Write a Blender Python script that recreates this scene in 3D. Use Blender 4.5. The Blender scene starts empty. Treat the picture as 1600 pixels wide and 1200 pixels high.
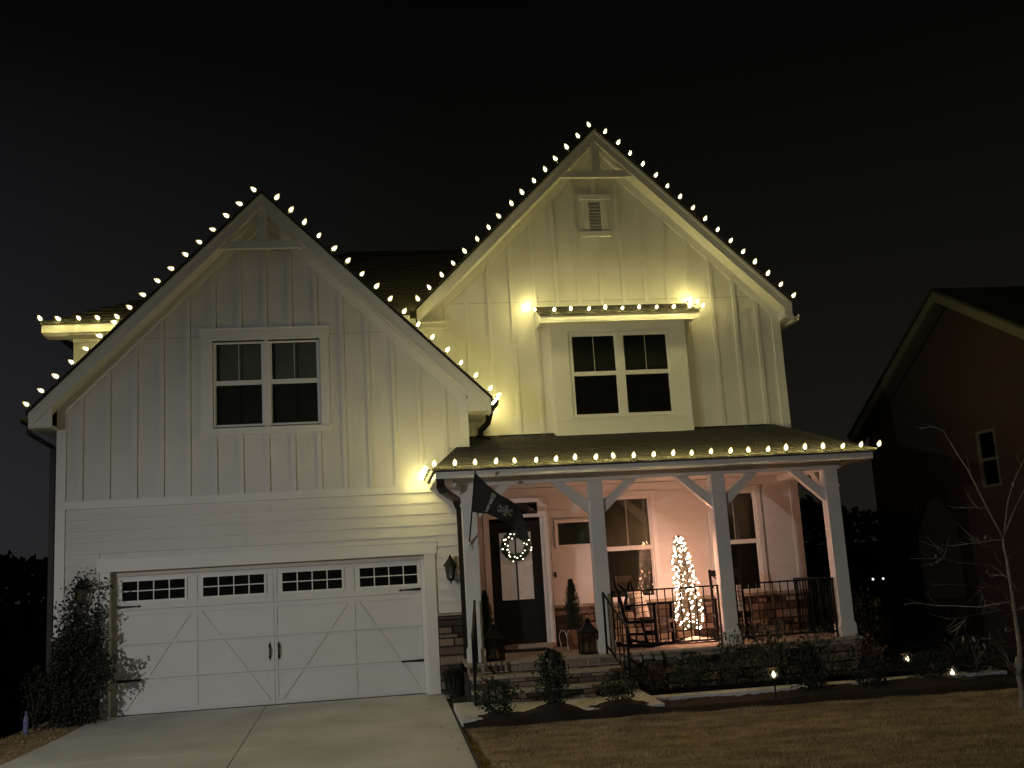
import bpy, math, random
from mathutils import Matrix, Vector, noise
random.seed(7)
R = random.random
def U(a, b): return a + (b - a) * random.random()
SC = bpy.context.scene
COL = SC.collection

# ------------------------------------------------------------------ camera
cam_d = bpy.data.cameras.new('camera')
cam = bpy.data.objects.new('camera', cam_d); COL.objects.link(cam)
yaw, pitch, roll = 0.1385, 0.1813, -0.0609
fw = Vector((math.sin(yaw) * math.cos(pitch), math.cos(yaw) * math.cos(pitch), math.sin(pitch)))
rt = Vector((math.cos(yaw), -math.sin(yaw), 0)); upv = rt.cross(fw)
r2 = math.cos(roll) * rt + math.sin(roll) * upv
u2 = -math.sin(roll) * rt + math.cos(roll) * upv
CAM = Vector((4.795, -17.067, 1.6959)); FPX = 1650.19
m = Matrix((( r2.x, u2.x, -fw.x, CAM.x), (r2.y, u2.y, -fw.y, CAM.y), (r2.z, u2.z, -fw.z, CAM.z), (0, 0, 0, 1)))
cam.matrix_world = m
cam_d.sensor_fit = 'HORIZONTAL'; cam_d.sensor_width = 36; cam_d.lens = FPX / 1600 * 36
cam_d.clip_start = .1; cam_d.clip_end = 1500
SC.camera = cam

# ------------------------------------------------------------------ sky, assumed street light, exposure
W = bpy.data.worlds.new('World'); SC.world = W; W.use_nodes = True
nt = W.node_tree; nt.nodes.clear()
wo = nt.nodes.new('ShaderNodeOutputWorld'); bg = nt.nodes.new('ShaderNodeBackground')
tc = nt.nodes.new('ShaderNodeTexCoord'); sx = nt.nodes.new('ShaderNodeSeparateXYZ')
cr = nt.nodes.new('ShaderNodeValToRGB')
nt.links.new(tc.outputs['Generated'], sx.inputs[0]); nt.links.new(sx.outputs['Z'], cr.inputs[0])
E_ = cr.color_ramp.elements
E_[0].position = 0.0; E_[0].color = (.0115, .0098, .0074, 1)
E_[1].position = 0.62; E_[1].color = (.0004, .0004, .0003, 1)
for p_, c_ in ((.10, (.0095, .0084, .0066, 1)), (.19, (.0066, .0060, .0046, 1)), (.34, (.0036, .0035, .0028, 1)), (.45, (.0017, .0017, .0015, 1)), (.52, (.0009, .0009, .0008, 1))):
    e_ = E_.new(p_); e_.color = c_
# the sky is a little bluer and paler to the west (left), where a town lies
wl = nt.nodes.new('ShaderNodeMapRange'); wl.inputs[1].default_value = .08; wl.inputs[2].default_value = -.36
wl.inputs[3].default_value = 0; wl.inputs[4].default_value = 1
mx = nt.nodes.new('ShaderNodeMix'); mx.data_type = 'RGBA'; mx.blend_type = 'ADD'
wz_ = nt.nodes.new('ShaderNodeMapRange'); wz_.inputs[1].default_value = .62; wz_.inputs[2].default_value = .10; wz_.inputs[3].default_value = .12; wz_.inputs[4].default_value = 1; wz_.inputs[3].default_value = .05; wz_.inputs[1].default_value = .48
mu_ = nt.nodes.new('ShaderNodeMath'); mu_.operation = 'MULTIPLY'
nt.links.new(sx.outputs['X'], wl.inputs[0]); nt.links.new(sx.outputs['Z'], wz_.inputs[0]); nt.links.new(wl.outputs[0], mu_.inputs[0]); nt.links.new(wz_.outputs[0], mu_.inputs[1]); nt.links.new(mu_.outputs[0], mx.inputs[0])
nt.links.new(cr.outputs[0], mx.inputs[6]); mx.inputs[7].default_value = (.0095, .0105, .0150, 1)
nt.links.new(mx.outputs[2], bg.inputs[0]); bg.inputs[1].default_value = 1.0
nt.links.new(bg.outputs[0], wo.inputs[0])

sun_d = bpy.data.lights.new('night_light', 'SUN'); sun_d.energy = .035; sun_d.angle = math.radians(6)
sun_d.color = (1, .93, .86)
sun = bpy.data.objects.new('night_light', sun_d); COL.objects.link(sun)
az, el = math.radians(33), math.radians(22)
ldir = Vector((math.sin(az) * math.cos(el), math.cos(az) * math.cos(el), -math.sin(el)))
sun.rotation_euler = ldir.to_track_quat('-Z', 'Y').to_euler(); sun.location = (-10, -15, 12)

SC.view_settings.view_transform = 'Standard'; SC.view_settings.look = 'None'
SC.view_settings.exposure = 0; SC.view_settings.gamma = 1; SC.view_settings.use_curve_mapping = False
SC.render.engine = 'CYCLES'
SC.cycles.use_denoising = True
SC.cycles.sample_clamp_indirect = 3
SC.cycles.max_bounces = 6

# assumed street lamp, out of view, added to light the yard and lower walls; its post and head are built further down
ASSUMED_LAMP = Vector((-5.6, -15.0, 4.2))
sp_d = bpy.data.lights.new('assumed_street_lamp_light', 'SPOT'); sp_d.energy = 2500; sp_d.color = (1, .965, .925)
sp_d.spot_size = math.radians(76); sp_d.spot_blend = 1.0; sp_d.shadow_soft_size = .13
sp = bpy.data.objects.new('assumed_street_lamp_light', sp_d); COL.objects.link(sp); sp.location = ASSUMED_LAMP
sp.rotation_euler = (Vector((3.0, -5.0, -1.5)) - ASSUMED_LAMP).to_track_quat('-Z', 'Y').to_euler()

# ------------------------------------------------------------------ materials
def mat(name, col, rough=.6, noise_=0, scale=8, bump=0, bscale=40, spec=.5, metal=0, col2=None, rnd=0, emit=None, estr=0, coord='Object', stretch=None):
    M = bpy.data.materials.new(name); M.use_nodes = True
    t = M.node_tree; b = t.nodes['Principled BSDF']
    b.inputs['Base Color'].default_value = (*col, 1); b.inputs['Roughness'].default_value = rough
    b.inputs['Specular IOR Level'].default_value = spec; b.inputs['Metallic'].default_value = metal
    if emit:
        b.inputs['Emission Color'].default_value = (*emit, 1); b.inputs['Emission Strength'].default_value = estr
    src = None
    co = t.nodes.new('ShaderNodeTexCoord').outputs[coord]
    if stretch:
        mp = t.nodes.new('ShaderNodeMapping'); mp.inputs['Scale'].default_value = stretch
        t.links.new(co, mp.inputs[0]); co = mp.outputs[0]
    if noise_ or col2:
        n = t.nodes.new('ShaderNodeTexNoise'); n.inputs['Scale'].default_value = scale; n.inputs['Detail'].default_value = 5
        t.links.new(co, n.inputs['Vector'])
        mp = t.nodes.new('ShaderNodeMapRange'); mp.inputs[1].default_value = .3; mp.inputs[2].default_value = .7
        t.links.new(n.outputs[0], mp.inputs[0])
        mi = t.nodes.new('ShaderNodeMix'); mi.data_type = 'RGBA'
        c2 = col2 or tuple(c * (1 - noise_) for c in col)
        mi.inputs[6].default_value = (*col, 1); mi.inputs[7].default_value = (*c2, 1)
        t.links.new(mp.outputs[0], mi.inputs[0]); src = mi.outputs[2]
    if rnd:
        oi = t.nodes.new('ShaderNodeObjectInfo')
        mp = t.nodes.new('ShaderNodeMapRange'); mp.inputs[3].default_value = 1 - rnd; mp.inputs[4].default_value = 1 + rnd
        t.links.new(oi.outputs['Random'], mp.inputs[0])
        hs = t.nodes.new('ShaderNodeHueSaturation')
        t.links.new(mp.outputs[0], hs.inputs['Value'])
        m2 = t.nodes.new('ShaderNodeMapRange'); m2.inputs[3].default_value = .485; m2.inputs[4].default_value = .515
        mu = t.nodes.new('ShaderNodeMath'); mu.operation = 'FRACT'
        m3 = t.nodes.new('ShaderNodeMath'); m3.operation = 'MULTIPLY'; m3.inputs[1].default_value = 7.3
        t.links.new(oi.outputs['Random'], m3.inputs[0]); t.links.new(m3.outputs[0], mu.inputs[0]); t.links.new(mu.outputs[0], m2.inputs[0])
        t.links.new(m2.outputs[0], hs.inputs['Hue'])
        if src: t.links.new(src, hs.inputs['Color'])
        else: hs.inputs['Color'].default_value = (*col, 1)
        src = hs.outputs[0]
    if src: t.links.new(src, b.inputs['Base Color'])
    if bump:
        n = t.nodes.new('ShaderNodeTexNoise'); n.inputs['Scale'].default_value = bscale; n.inputs['Detail'].default_value = 6
        t.links.new(co, n.inputs['Vector'])
        bp = t.nodes.new('ShaderNodeBump'); bp.inputs['Strength'].default_value = bump; bp.inputs['Distance'].default_value = .02
        t.links.new(n.outputs[0], bp.inputs['Height']); t.links.new(bp.outputs[0], b.inputs['Normal'])
    return M

M = {}
M['wall'] = mat('painted_panel', (.74, .73, .70), .55, .11, 1.3, .16, 50)
M['board'] = mat('painted_siding', (.74, .73, .70), .55, .06, 2.5, .16, 30, stretch=(1, 1, 6), rnd=.02)
M['trim'] = mat('painted_trim', (.78, .775, .75), .45, .05, 3, .05, 60)
M['soffit'] = mat('painted_soffit', (.74, .73, .70), .6, .04, 3)
M['vinyl'] = mat('white_vinyl', (.80, .80, .78), .35, .03, 5)
M['grille'] = mat('window_grille', (.42, .42, .38), .5)
M['gdoor'] = mat('garage_door_paint', (.72, .72, .71), .42, .06, 2.0, .06, 90)
M['seam'] = mat('panel_joint', (.30, .29, .27), .7)
M['black'] = mat('black_metal', (.009, .009, .009), .45, .2, 30, spec=.25)
M['bronze'] = mat('dark_bronze_aluminium', (.022, .019, .016), .5, .3, 9, spec=.25)
M['shingle'] = mat('asphalt_shingle', (.130, .120, .100), .9, 0, 60, .6, 140, col2=(.045, .042, .037), spec=.25)
M['shingle_far'] = mat('asphalt_shingle_main', (.050, .046, .040), .9, 0, 5, .6, 30, col2=(.025, .023, .02), spec=.25, stretch=(1, 1, 8))
M['tan_trim'] = mat('tan_trim', (.10, .095, .07), .6, .1, 4)
M['stone'] = mat('ledge_stone', (.33, .265, .19), .85, 0, 14, .9, 55, col2=(.15, .115, .085), rnd=.8, spec=.3)
M['mortar'] = mat('stone_mortar', (.05, .043, .036), .95, .3, 30, .6, 60)
M['cap'] = mat('flagstone', (.42, .37, .29), .8, .35, 9, .6, 35)
M['concrete'] = mat('concrete', (.74, .74, .73), .85, .30, .9, .35, 90)
M['concrete_step'] = mat('porch_slab', (.40, .35, .28), .85, .3, 3, .3, 60)
M['joint'] = mat('joint_filler', (.03, .028, .025), .9)
M['doorpaint'] = mat('black_door_paint', (.014, .0145, .014), .35, .15, 6)
M['blind'] = mat('window_blind', (.50, .51, .45), .6, .2, 4, coord='Object')
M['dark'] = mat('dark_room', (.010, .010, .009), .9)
M['pale'] = mat('pale_curtain', (.42, .38, .34), .8, .35, 9)
M['wood'] = mat('black_painted_wood', (.007, .006, .0055), .65, .3, 20, spec=.15)
M['terracotta'] = mat('terracotta_planter', (.30, .15, .075), .8, .3, 12, .3, 60)
M['greypot'] = mat('dark_planter', (.03, .028, .026), .7, .2, 10)
M['leaf'] = mat('leaf', (.033, .050, .022), .7, 0, 9, col2=(.016, .026, .012), rnd=.2)
M['leaf_pale'] = mat('pale_leaf', (.060, .068, .038), .7, 0, 9, col2=(.032, .04, .022), rnd=.2)
M['leaf_red'] = mat('reddish_leaf', (.075, .040, .026), .6, 0, 9, col2=(.04, .022, .016), rnd=.2)
M['leaf_dark'] = mat('vine_leaf', (.022, .029, .016), .65, 0, 9, col2=(.011, .016, .009))
M['needle'] = mat('needle', (.03, .05, .022), .7, 0, 20, col2=(.015, .025, .012))
M['twig'] = mat('twig', (.09, .065, .045), .8, .3, 20)
M['bark'] = mat('pale_bark', (.34, .31, .27), .8, .45, 16, .4, 60)
M['far_leaf'] = mat('distant_foliage', (.020, .022, .014), .9, .4, .7)
M['mulch'] = mat('mulch', (.045, .028, .018), .95, 0, 40, 1.0, 60, col2=(.014, .009, .006))
M['lawn'] = mat('dormant_lawn', (.50, .39, .225), .95, 0, 2.0, .9, 45, col2=(.20, .15, .075), spec=.1, stretch=(1, 2.4, 1))
M['blade'] = mat('dormant_grass_blade', (.60, .475, .285), .9, 0, 2.3, col2=(.20, .155, .08), spec=.1, stretch=(1, 2.4, 1))
M['candle'] = mat('candle_wax', (.75, .70, .60), .5)
M['skirt'] = mat('white_cloth', (.70, .66, .60), .9, .1, 20)
M['flag'] = mat('black_flag_cloth', (.022, .022, .021), .85, .2, 10)
M['print'] = mat('white_flag_print', (.75, .75, .70), .9)
M['orange'] = mat('label_blue', (.05, .065, .22), .6, 0, 14, col2=(.25, .27, .40), stretch=(1, 1, 4))
M['brass'] = mat('aged_metal', (.20, .17, .12), .4, metal=.7)

def emission(name, col, s):
    m_ = bpy.data.materials.new(name); m_.use_nodes = True
    t = m_.node_tree; t.nodes.clear()
    o = t.nodes.new('ShaderNodeOutputMaterial'); e = t.nodes.new('ShaderNodeEmission')
    e.inputs[0].default_value = (*col, 1); e.inputs[1].default_value = s
    t.links.new(e.outputs[0], o.inputs[0]); return m_
M['bulb'] = emission('lit_bulb', (1.0, .87, .33), 235)
M['mini'] = emission('lit_mini_bulb', (1.0, .48, .30), 275)
M['mini_white'] = emission('lit_wreath_bulb', (1.0, .88, .66), 9)
M['path_glow'] = emission('lit_path_lamp', (1.0, .80, .55), 5)

def halo_envelope(name, col, s_):
    m_ = bpy.data.materials.new(name); m_.use_nodes = True
    t = m_.node_tree; t.nodes.clear()
    o = t.nodes.new('ShaderNodeOutputMaterial'); e = t.nodes.new('ShaderNodeEmission'); a = t.nodes.new('ShaderNodeAddShader'); tr = t.nodes.new('ShaderNodeBsdfTransparent')
    e.inputs[0].default_value = (*col, 1); e.inputs[1].default_value = s_; tr.inputs[0].default_value = (.9, .88, .8, 1)
    t.links.new(e.outputs[0], a.inputs[0]); t.links.new(tr.outputs[0], a.inputs[1]); t.links.new(a.outputs[0], o.inputs[0]); return m_
M['bulb_halo_shell'] = halo_envelope('bulb_shell_halo_glow', (1.0, .82, .32), .55)  # bulb glass with an added yellow glow that imitates a halo round the core
def glass(name, tint, gl=.10, rough=.03):
    m_ = bpy.data.materials.new(name); m_.use_nodes = True
    t = m_.node_tree; t.nodes.clear()
    o = t.nodes.new('ShaderNodeOutputMaterial'); mix = t.nodes.new('ShaderNodeMixShader')
    tr = t.nodes.new('ShaderNodeBsdfTransparent'); g = t.nodes.new('ShaderNodeBsdfGlossy')
    tr.inputs[0].default_value = (*tint, 1); g.inputs[0].default_value = (.9, .9, .9, 1); g.inputs[1].default_value = rough
    fr = t.nodes.new('ShaderNodeFresnel'); fr.inputs[0].default_value = 1.5
    ad = t.nodes.new('ShaderNodeMath'); ad.operation = 'ADD'; ad.inputs[1].default_value = gl
    t.links.new(fr.outputs[0], ad.inputs[0]); t.links.new(ad.outputs[0], mix.inputs[0])
    t.links.new(tr.outputs[0], mix.inputs[1]); t.links.new(g.outputs[0], mix.inputs[2]); t.links.new(mix.outputs[0], o.inputs[0])
    return m_
M['glass'] = glass('window_glass', (.80, .82, .77), .03)
M['screen'] = mat('insect_screen', (.012, .012, .011), .9, spec=0)
_t = M['screen'].node_tree; _m = _t.nodes.new('ShaderNodeMixShader'); _m.inputs[0].default_value = .36; _tr = _t.nodes.new('ShaderNodeBsdfTransparent')
_o = [n_ for n_ in _t.nodes if n_.type == 'OUTPUT_MATERIAL'][0]
_t.links.new(_tr.outputs[0], _m.inputs[1]); _t.links.new(_t.nodes['Principled BSDF'].outputs[0], _m.inputs[2]); _t.links.new(_m.outputs[0], _o.inputs[0])
M['lamp_glass'] = glass('lamp_glass', (.75, .74, .70), .10, .12)

# brick for the neighbouring house
def brick_mat():
    m_ = mat('brick', (.055, .026, .015), .9); t = m_.node_tree; b = t.nodes['Principled BSDF']
    co = t.nodes.new('ShaderNodeTexCoord'); mp = t.nodes.new('ShaderNodeMapping'); mp.inputs['Rotation'].default_value = (math.pi / 2, 0, math.pi / 2)
    br = t.nodes.new('ShaderNodeTexBrick'); br.inputs['Scale'].default_value = 1
    br.inputs['Brick Width'].default_value = .2; br.inputs['Row Height'].default_value = .075; br.inputs['Mortar Size'].default_value = .01
    br.inputs['Color1'].default_value = (.033, .018, .012, 1); br.inputs['Color2'].default_value = (.025, .016, .011, 1); br.inputs['Mortar'].default_value = (.028, .022, .016, 1)
    t.links.new(co.outputs['Object'], mp.inputs[0]); t.links.new(mp.outputs[0], br.inputs[0]); t.links.new(br.outputs[0], b.inputs['Base Color'])
    return m_
M['brick'] = brick_mat()

def plaid_mat():
    m_ = mat('grid_cloth', (.66, .62, .55), .9); t = m_.node_tree; b = t.nodes['Principled BSDF']
    co = t.nodes.new('ShaderNodeTexCoord'); s = t.nodes.new('ShaderNodeSeparateXYZ'); t.links.new(co.outputs['Object'], s.inputs[0])
    outs = []
    for ax in ('X', 'Z'):
        a = t.nodes.new('ShaderNodeMath'); a.operation = 'MULTIPLY'; a.inputs[1].default_value = 13
        f = t.nodes.new('ShaderNodeMath'); f.operation = 'FRACT'; l = t.nodes.new('ShaderNodeMath'); l.operation = 'LESS_THAN'; l.inputs[1].default_value = .13
        t.links.new(s.outputs[ax], a.inputs[0]); t.links.new(a.outputs[0], f.inputs[0]); t.links.new(f.outputs[0], l.inputs[0]); outs.append(l.outputs[0])
    mxx = t.nodes.new('ShaderNodeMath'); mxx.operation = 'MAXIMUM'; t.links.new(outs[0], mxx.inputs[0]); t.links.new(outs[1], mxx.inputs[1])
    mi = t.nodes.new('ShaderNodeMix'); mi.data_type = 'RGBA'; mi.inputs[6].default_value = (.66, .62, .55, 1); mi.inputs[7].default_value = (.05, .045, .04, 1)
    t.links.new(mxx.outputs[0], mi.inputs[0]); t.links.new(mi.outputs[2], b.inputs['Base Color']); return m_
M['plaid'] = plaid_mat()

# ------------------------------------------------------------------ helpers
ORI = {}
def tag(o, label=None, cat=None, group=None, kind=None):
    if label: o['label'] = label
    if cat: o['category'] = cat
    if group: o['group'] = group
    if kind: o['kind'] = kind
    return o
def thing(name, loc, label, cat, group=None, rz=0):
    o = bpy.data.objects.new(name, None); COL.objects.link(o); o.location = loc; o.rotation_euler.z = rz
    o.empty_display_size = .2; ORI[o.name] = Vector(loc)
    return tag(o, label, cat, group)
def origin(o):
    return ORI.get(o.name, Vector((0, 0, 0))) if o else Vector((0, 0, 0))
def link(name, me, m_, parent=None):
    o = bpy.data.objects.new(name, me); COL.objects.link(o)
    if m_ and not me.materials: me.materials.append(m_)
    if parent: o.parent = parent
    ORI[o.name] = origin(parent)
    return o
class MB:
    def __init__(s): s.v = []; s.f = []
    def add(s, vs, fs):
        n = len(s.v); s.v += [tuple(v) for v in vs]; s.f += [tuple(i + n for i in f) for f in fs]; return s
    def box(s, x0, x1, y0, y1, z0, z1):
        return s.add([(x0, y0, z0), (x1, y0, z0), (x1, y1, z0), (x0, y1, z0), (x0, y0, z1), (x1, y0, z1), (x1, y1, z1), (x0, y1, z1)],
                     [(0, 3, 2, 1), (4, 5, 6, 7), (0, 1, 5, 4), (1, 2, 6, 5), (2, 3, 7, 6), (3, 0, 4, 7)])
    def hexa(s, b, t):          # bottom 4 points, top 4 points, same winding
        return s.add(list(b) + list(t), [(0, 3, 2, 1), (4, 5, 6, 7), (0, 1, 5, 4), (1, 2, 6, 5), (2, 3, 7, 6), (3, 0, 4, 7)])
    def prism(s, poly, y0, y1):  # poly in xz, clockwise or not, extruded along y
        n = len(poly)
        vs = [(x, y0, z) for x, z in poly] + [(x, y1, z) for x, z in poly]
        return s.add(vs, [tuple(range(n)), tuple(range(2 * n - 1, n - 1, -1))] + [(i, i + n, (i + 1) % n + n, (i + 1) % n) for i in range(n)])
    def bar(s, a, b, w, h, up=(0, 0, 1)):
        a, b = Vector(a), Vector(b); d = (b - a).normalized(); u = Vector(up)
        if abs(d.dot(u)) > .98: u = Vector((0, 1, 0))
        x = d.cross(u).normalized(); y = x.cross(d).normalized()
        q = [(-w / 2, -h / 2), (w / 2, -h / 2), (w / 2, h / 2), (-w / 2, h / 2)]
        return s.hexa([a + x * i + y * j for i, j in q], [b + x * i + y * j for i, j in q])
    def tube(s, pts, r, n=8, cap=True):
        pts = [Vector(p) for p in pts]; rs = r if isinstance(r, (list, tuple)) else [r] * len(pts)
        base = len(s.v); prev = None
        for i, p in enumerate(pts):
            d = (pts[min(i + 1, len(pts) - 1)] - pts[max(i - 1, 0)])
            if d.length < 1e-7: d = Vector((0, 0, 1))
            d.normalize()
            if prev is None:
                u = Vector((0, 0, 1)) if abs(d.z) < .9 else Vector((1, 0, 0))
                x = d.cross(u).normalized()
            else:
                x = (prev - d * prev.dot(d)).normalized()
            prev = x; y = d.cross(x)
            for k in range(n):
                a = 2 * math.pi * k / n; s.v.append(tuple(p + (x * math.cos(a) + y * math.sin(a)) * rs[i]))
        for i in range(len(pts) - 1):
            for k in range(n):
                a, b = base + i * n + k, base + i * n + (k + 1) % n
                s.f.append((a, b, b + n, a + n))
        if cap:
            s.f.append(tuple(base + k for k in range(n))[::-1]); s.f.append(tuple(base + (len(pts) - 1) * n + k for k in range(n)))
        return s
    def lathe(s, prof, n=16, c=(0, 0, 0), sq=False):
        base = len(s.v)
        for r, z in prof:
            for k in range(n):
                a = 2 * math.pi * (k + (.5 if sq else 0)) / n; s.v.append((c[0] + r * math.cos(a), c[1] + r * math.sin(a), c[2] + z))
        for i in range(len(prof) - 1):
            for k in range(n):
                a, b = base + i * n + k, base + i * n + (k + 1) % n
                s.f.append((a, b, b + n, a + n))
        s.f.append(tuple(base + k for k in range(n))[::-1]); s.f.append(tuple(base + (len(prof) - 1) * n + k for k in range(n)))
        return s
    def mesh(s, name, off=Vector((0, 0, 0)), smooth=False):
        me = bpy.data.meshes.new(name); me.from_pydata([(v[0] - off.x, v[1] - off.y, v[2] - off.z) for v in s.v], [], s.f)
        if smooth: me.polygons.foreach_set('use_smooth', [True] * len(me.polygons))
        me.update(); return me
    def build(s, name, m_, parent=None, smooth=False, kind=None, label=None, bevel=0):
        me = s.mesh(name, origin(parent), smooth)
        o = link(name, me, m_, parent)
        if kind: o['kind'] = kind
        if label: o['label'] = label
        if bevel:
            b = o.modifiers.new('bevel', 'BEVEL'); b.width = bevel; b.segments = 2; b.limit_method = 'ANGLE'
        return o
def B(*a): return MB().box(*a)
def copy_thing(o, loc, rz=None, label=None):
    c = o.copy(); COL.objects.link(c); c.location = loc
    if rz is not None: c.rotation_euler.z = rz
    if label: c['label'] = label
    ORI[c.name] = Vector(loc)
    for ch in list(o.children):
        d = ch.copy(); COL.objects.link(d); d.parent = c
        for g in list(ch.children):
            e = g.copy(); COL.objects.link(e); e.parent = d
    return c
def px(x, y, axis, val):        # a pixel of the 1600x1200 photograph on the plane axis=val
    d = fw + r2 * ((x - 800) / FPX) - u2 * ((y - 600) / FPX)
    t = (val - CAM[axis]) / d[axis]
    return CAM + d * t
# ground level
def gz(x, y):
    z = -.02 + .045 * max(min(y, 0), -9)
    if y < -9: z += .02 * (y + 9)
    edge = -.22 + .2 * min(y, 0)
    if x < edge: z -= .55 * min(edge - x, 4)
    z += .012 * noise.noise(Vector((x * .7, y * .7, 0)))
    return z

# ================================================================== THE SETTING: ground
def grid_sheet(name, xs, ys, zf, m_, kind='structure', smooth=True):
    mb = MB(); nx = len(xs)
    mb.v = [(x, y, zf(x, y)) for y in ys for x in xs]
    mb.f = [(j * nx + i, j * nx + i + 1, (j + 1) * nx + i + 1, (j + 1) * nx + i) for j in range(len(ys) - 1) for i in range(nx - 1)]
    o = mb.build(name, m_, None, smooth); o['kind'] = kind; return o
def lin(a, b, n): return [a + (b - a) * i / (n - 1) for i in range(n)]
xs = [-220, -120, -60, -30, -18, -12, -9, -7, -5.5] + lin(-4.5, 20, 120) + [22, 25, 30, 40, 60, 100, 160, 260]
ys = [-60, -40, -30, -24, -20, -16] + lin(-13, 1, 150) + [2, 3, 4.5, 6, 8, 11, 15, 20, 28, 40, 60, 90, 140, 240, 500]
def gfar(x, y):
    z = gz(x, y) - .02 + (.011 * noise.noise(Vector((x * 2.1, y * 4.2, 1))) if -12 < y < 1 and x > 5.9 else 0)
    if y > 4: z -= .03 * min(y - 4, 40)
    return z
grid_sheet('lawn', xs, ys, gfar, M['lawn'])

# driveway: concrete slabs divided by saw joints
def dz(y): return -.005 + .045 * max(y, -9) + (.02 * (y + 9) if y < -9 else 0)
drv = bpy.data.objects.new('driveway', None); COL.objects.link(drv); drv['kind'] = 'structure'
def slab(x0a, x1a, x0b, x1b, ya, yb, zf, th=.12, name='slab', par=drv, m_=None, dzz=0):   # a at far edge, b at near edge
    mb = MB()
    t = [(x0b, yb, zf(yb) + dzz), (x1b, yb, zf(yb) + dzz), (x1a, ya, zf(ya) + dzz), (x0a, ya, zf(ya) + dzz)]
    mb.hexa([(p[0], p[1], p[2] - th) for p in t], t)
    return mb.build(name, m_ or M['concrete'], par, bevel=.006)
edge_l = [(.0, .60), (-1.4, .50), (-3.0, .30), (-4.6, .02), (-9, -.9), (-13, -1.4)]
ysj = [(.10, -3.35), (-3.362, -6.9), (-6.912, -10.5), (-10.512, -14)]
def el_(y):
    for (ya, xa), (yb, xb) in zip(edge_l, edge_l[1:]):
        if y <= ya and y >= yb: return xa + (xb - xa) * (ya - y) / (ya - yb)
    return .6 if y > 0 else -1.5
for i, (ya, yb) in enumerate(ysj):
    mb = MB(); n = 8; yy = lin(ya, yb, n)
    vs = []
    for y in yy: vs += [(el_(y), y, dz(y)), (3.082, y, dz(y)), (el_(y), y, dz(y) - .12), (3.082, y, dz(y) - .12)]
    mb.v = vs
    for k in range(n - 1):
        a = 4 * k; mb.f += [(a, a + 4, a + 5, a + 1), (a + 2, a + 3, a + 7, a + 6), (a, a + 2, a + 6, a + 4), (a + 1, a + 5, a + 7, a + 3)]
    mb.f += [(0, 1, 3, 2), (4 * n - 4, 4 * n - 2, 4 * n - 1, 4 * n - 3)]
    mb.build('slab', M['concrete'], drv)
    slab(3.094, 5.81, 3.094, 5.81, ya, yb, dz)
mbj = MB()
for a, b in ((.10, -7), (-7, -14)):
    mbj.hexa([(3.08, b, dz(b) - .05), (3.096, b, dz(b) - .05), (3.096, a, dz(a) - .05), (3.08, a, dz(a) - .05)],
             [(3.08, b, dz(b) - .012), (3.096, b, dz(b) - .012), (3.096, a, dz(a) - .012), (3.08, a, dz(a) - .012)])
mbj.build('joint', M['joint'], drv)
MB().hexa([(5.81, -14, dz(-14) - .1), (5.84, -14, dz(-14) - .1), (5.84, -1, dz(-1) - .1), (5.81, -1, dz(-1) - .1)],
          [(5.81, -14, dz(-14) - .015), (5.84, -14, dz(-14) - .015), (5.84, -1, dz(-1) - .015), (5.81, -1, dz(-1) - .015)]).build('joint', M['joint'], drv)

# walkway in front of the steps, then a narrow strip along the porch
wk = bpy.data.objects.new('walkway', None); COL.objects.link(wk); wk['kind'] = 'structure'
wz = lambda y: -.012 + .045 * (y + 1.9)
slab(5.845, 7.18, 5.845, 7.18, -1.55, -2.95, wz, .1, par=wk)
slab(7.19, 8.55, 7.19, 8.55, -1.55, -2.9, wz, .1, par=wk)
for a, b in ((8.56, 9.75), (9.76, 11.0), (11.01, 12.3), (12.31, 13.8)):
    slab(a, b, a, b, -2.02, -2.34, lambda y: -.045, .1, par=wk)

# mulch bed with low mounds round the shrubs
MOUNDS = [(6.34, -2.86, .10, .33), (7.08, -2.86, .17, .36), (7.98, -2.76, .12, .42), (9.3, -2.75, .03, .5), (10.9, -2.8, .05, .6), (12.3, -2.7, .06, .7)]
def bed_z(x, y):
    z = gz(x, y) + .045
    for mx_, my_, h, r in MOUNDS: z += h * math.exp(-((x - mx_) ** 2 + (y - my_) ** 2) / (2 * (r * .62) ** 2))
    return z + .022 * noise.noise(Vector((x * 5, y * 5, 3))) + .020 * noise.noise(Vector((x * 16, y * 16, 3)))
def bed(x0, x1, yf, yb, nx, ny):
    mb = MB()
    for j in range(ny):
        for i in range(nx):
            x = x0 + (x1 - x0) * i / (nx - 1); a, b = yf(x), yb(x); y = a + (b - a) * j / (ny - 1)
            z = bed_z(x, y) if 0 < j < ny - 1 else gz(x, y) - .03
            mb.v.append((x, y, z))
    mb.f = [(j * nx + i, j * nx + i + 1, (j + 1) * nx + i + 1, (j + 1) * nx + i) for j in range(ny - 1) for i in range(nx - 1)]
    o = mb.build('mulch_bed', M['mulch'], None, True); o['kind'] = 'structure'; return o
bed(5.86, 8.6, lambda x: -3.02 - .05 * math.sin(x * 2.2) - .02 * math.sin(x * 9), lambda x: -2.68 if x < 8.2 else -2.68 + (x - 8.2) * .7, 110, 16)
bed(8.58, 15.5, lambda x: -3.03 - .05 * math.sin(x * 2.2) - .09 * (x - 8.6) * .5, lambda x: -2.36, 160, 16)
bed(8.60, 15.5, lambda x: -2.0, lambda x: -1.30, 150, 14)
bed(5.86, 6.1, lambda x: -1.52, lambda x: -.02, 14, 24)
bed(12.2, 15.5, lambda x: -1.28, lambda x: 4, 40, 30)
MB().box(8.6, 13.8, -2.01, -1.975, -.16, .03).build('bed_edging', M['wood'], None)['kind'] = 'structure'

# ================================================================== THE HOUSE
YM, YB = .935, .685
house = thing('house', (6.2, 4, 0), 'white board and batten two storey house with twin gables, garage and front porch', 'house')
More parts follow.
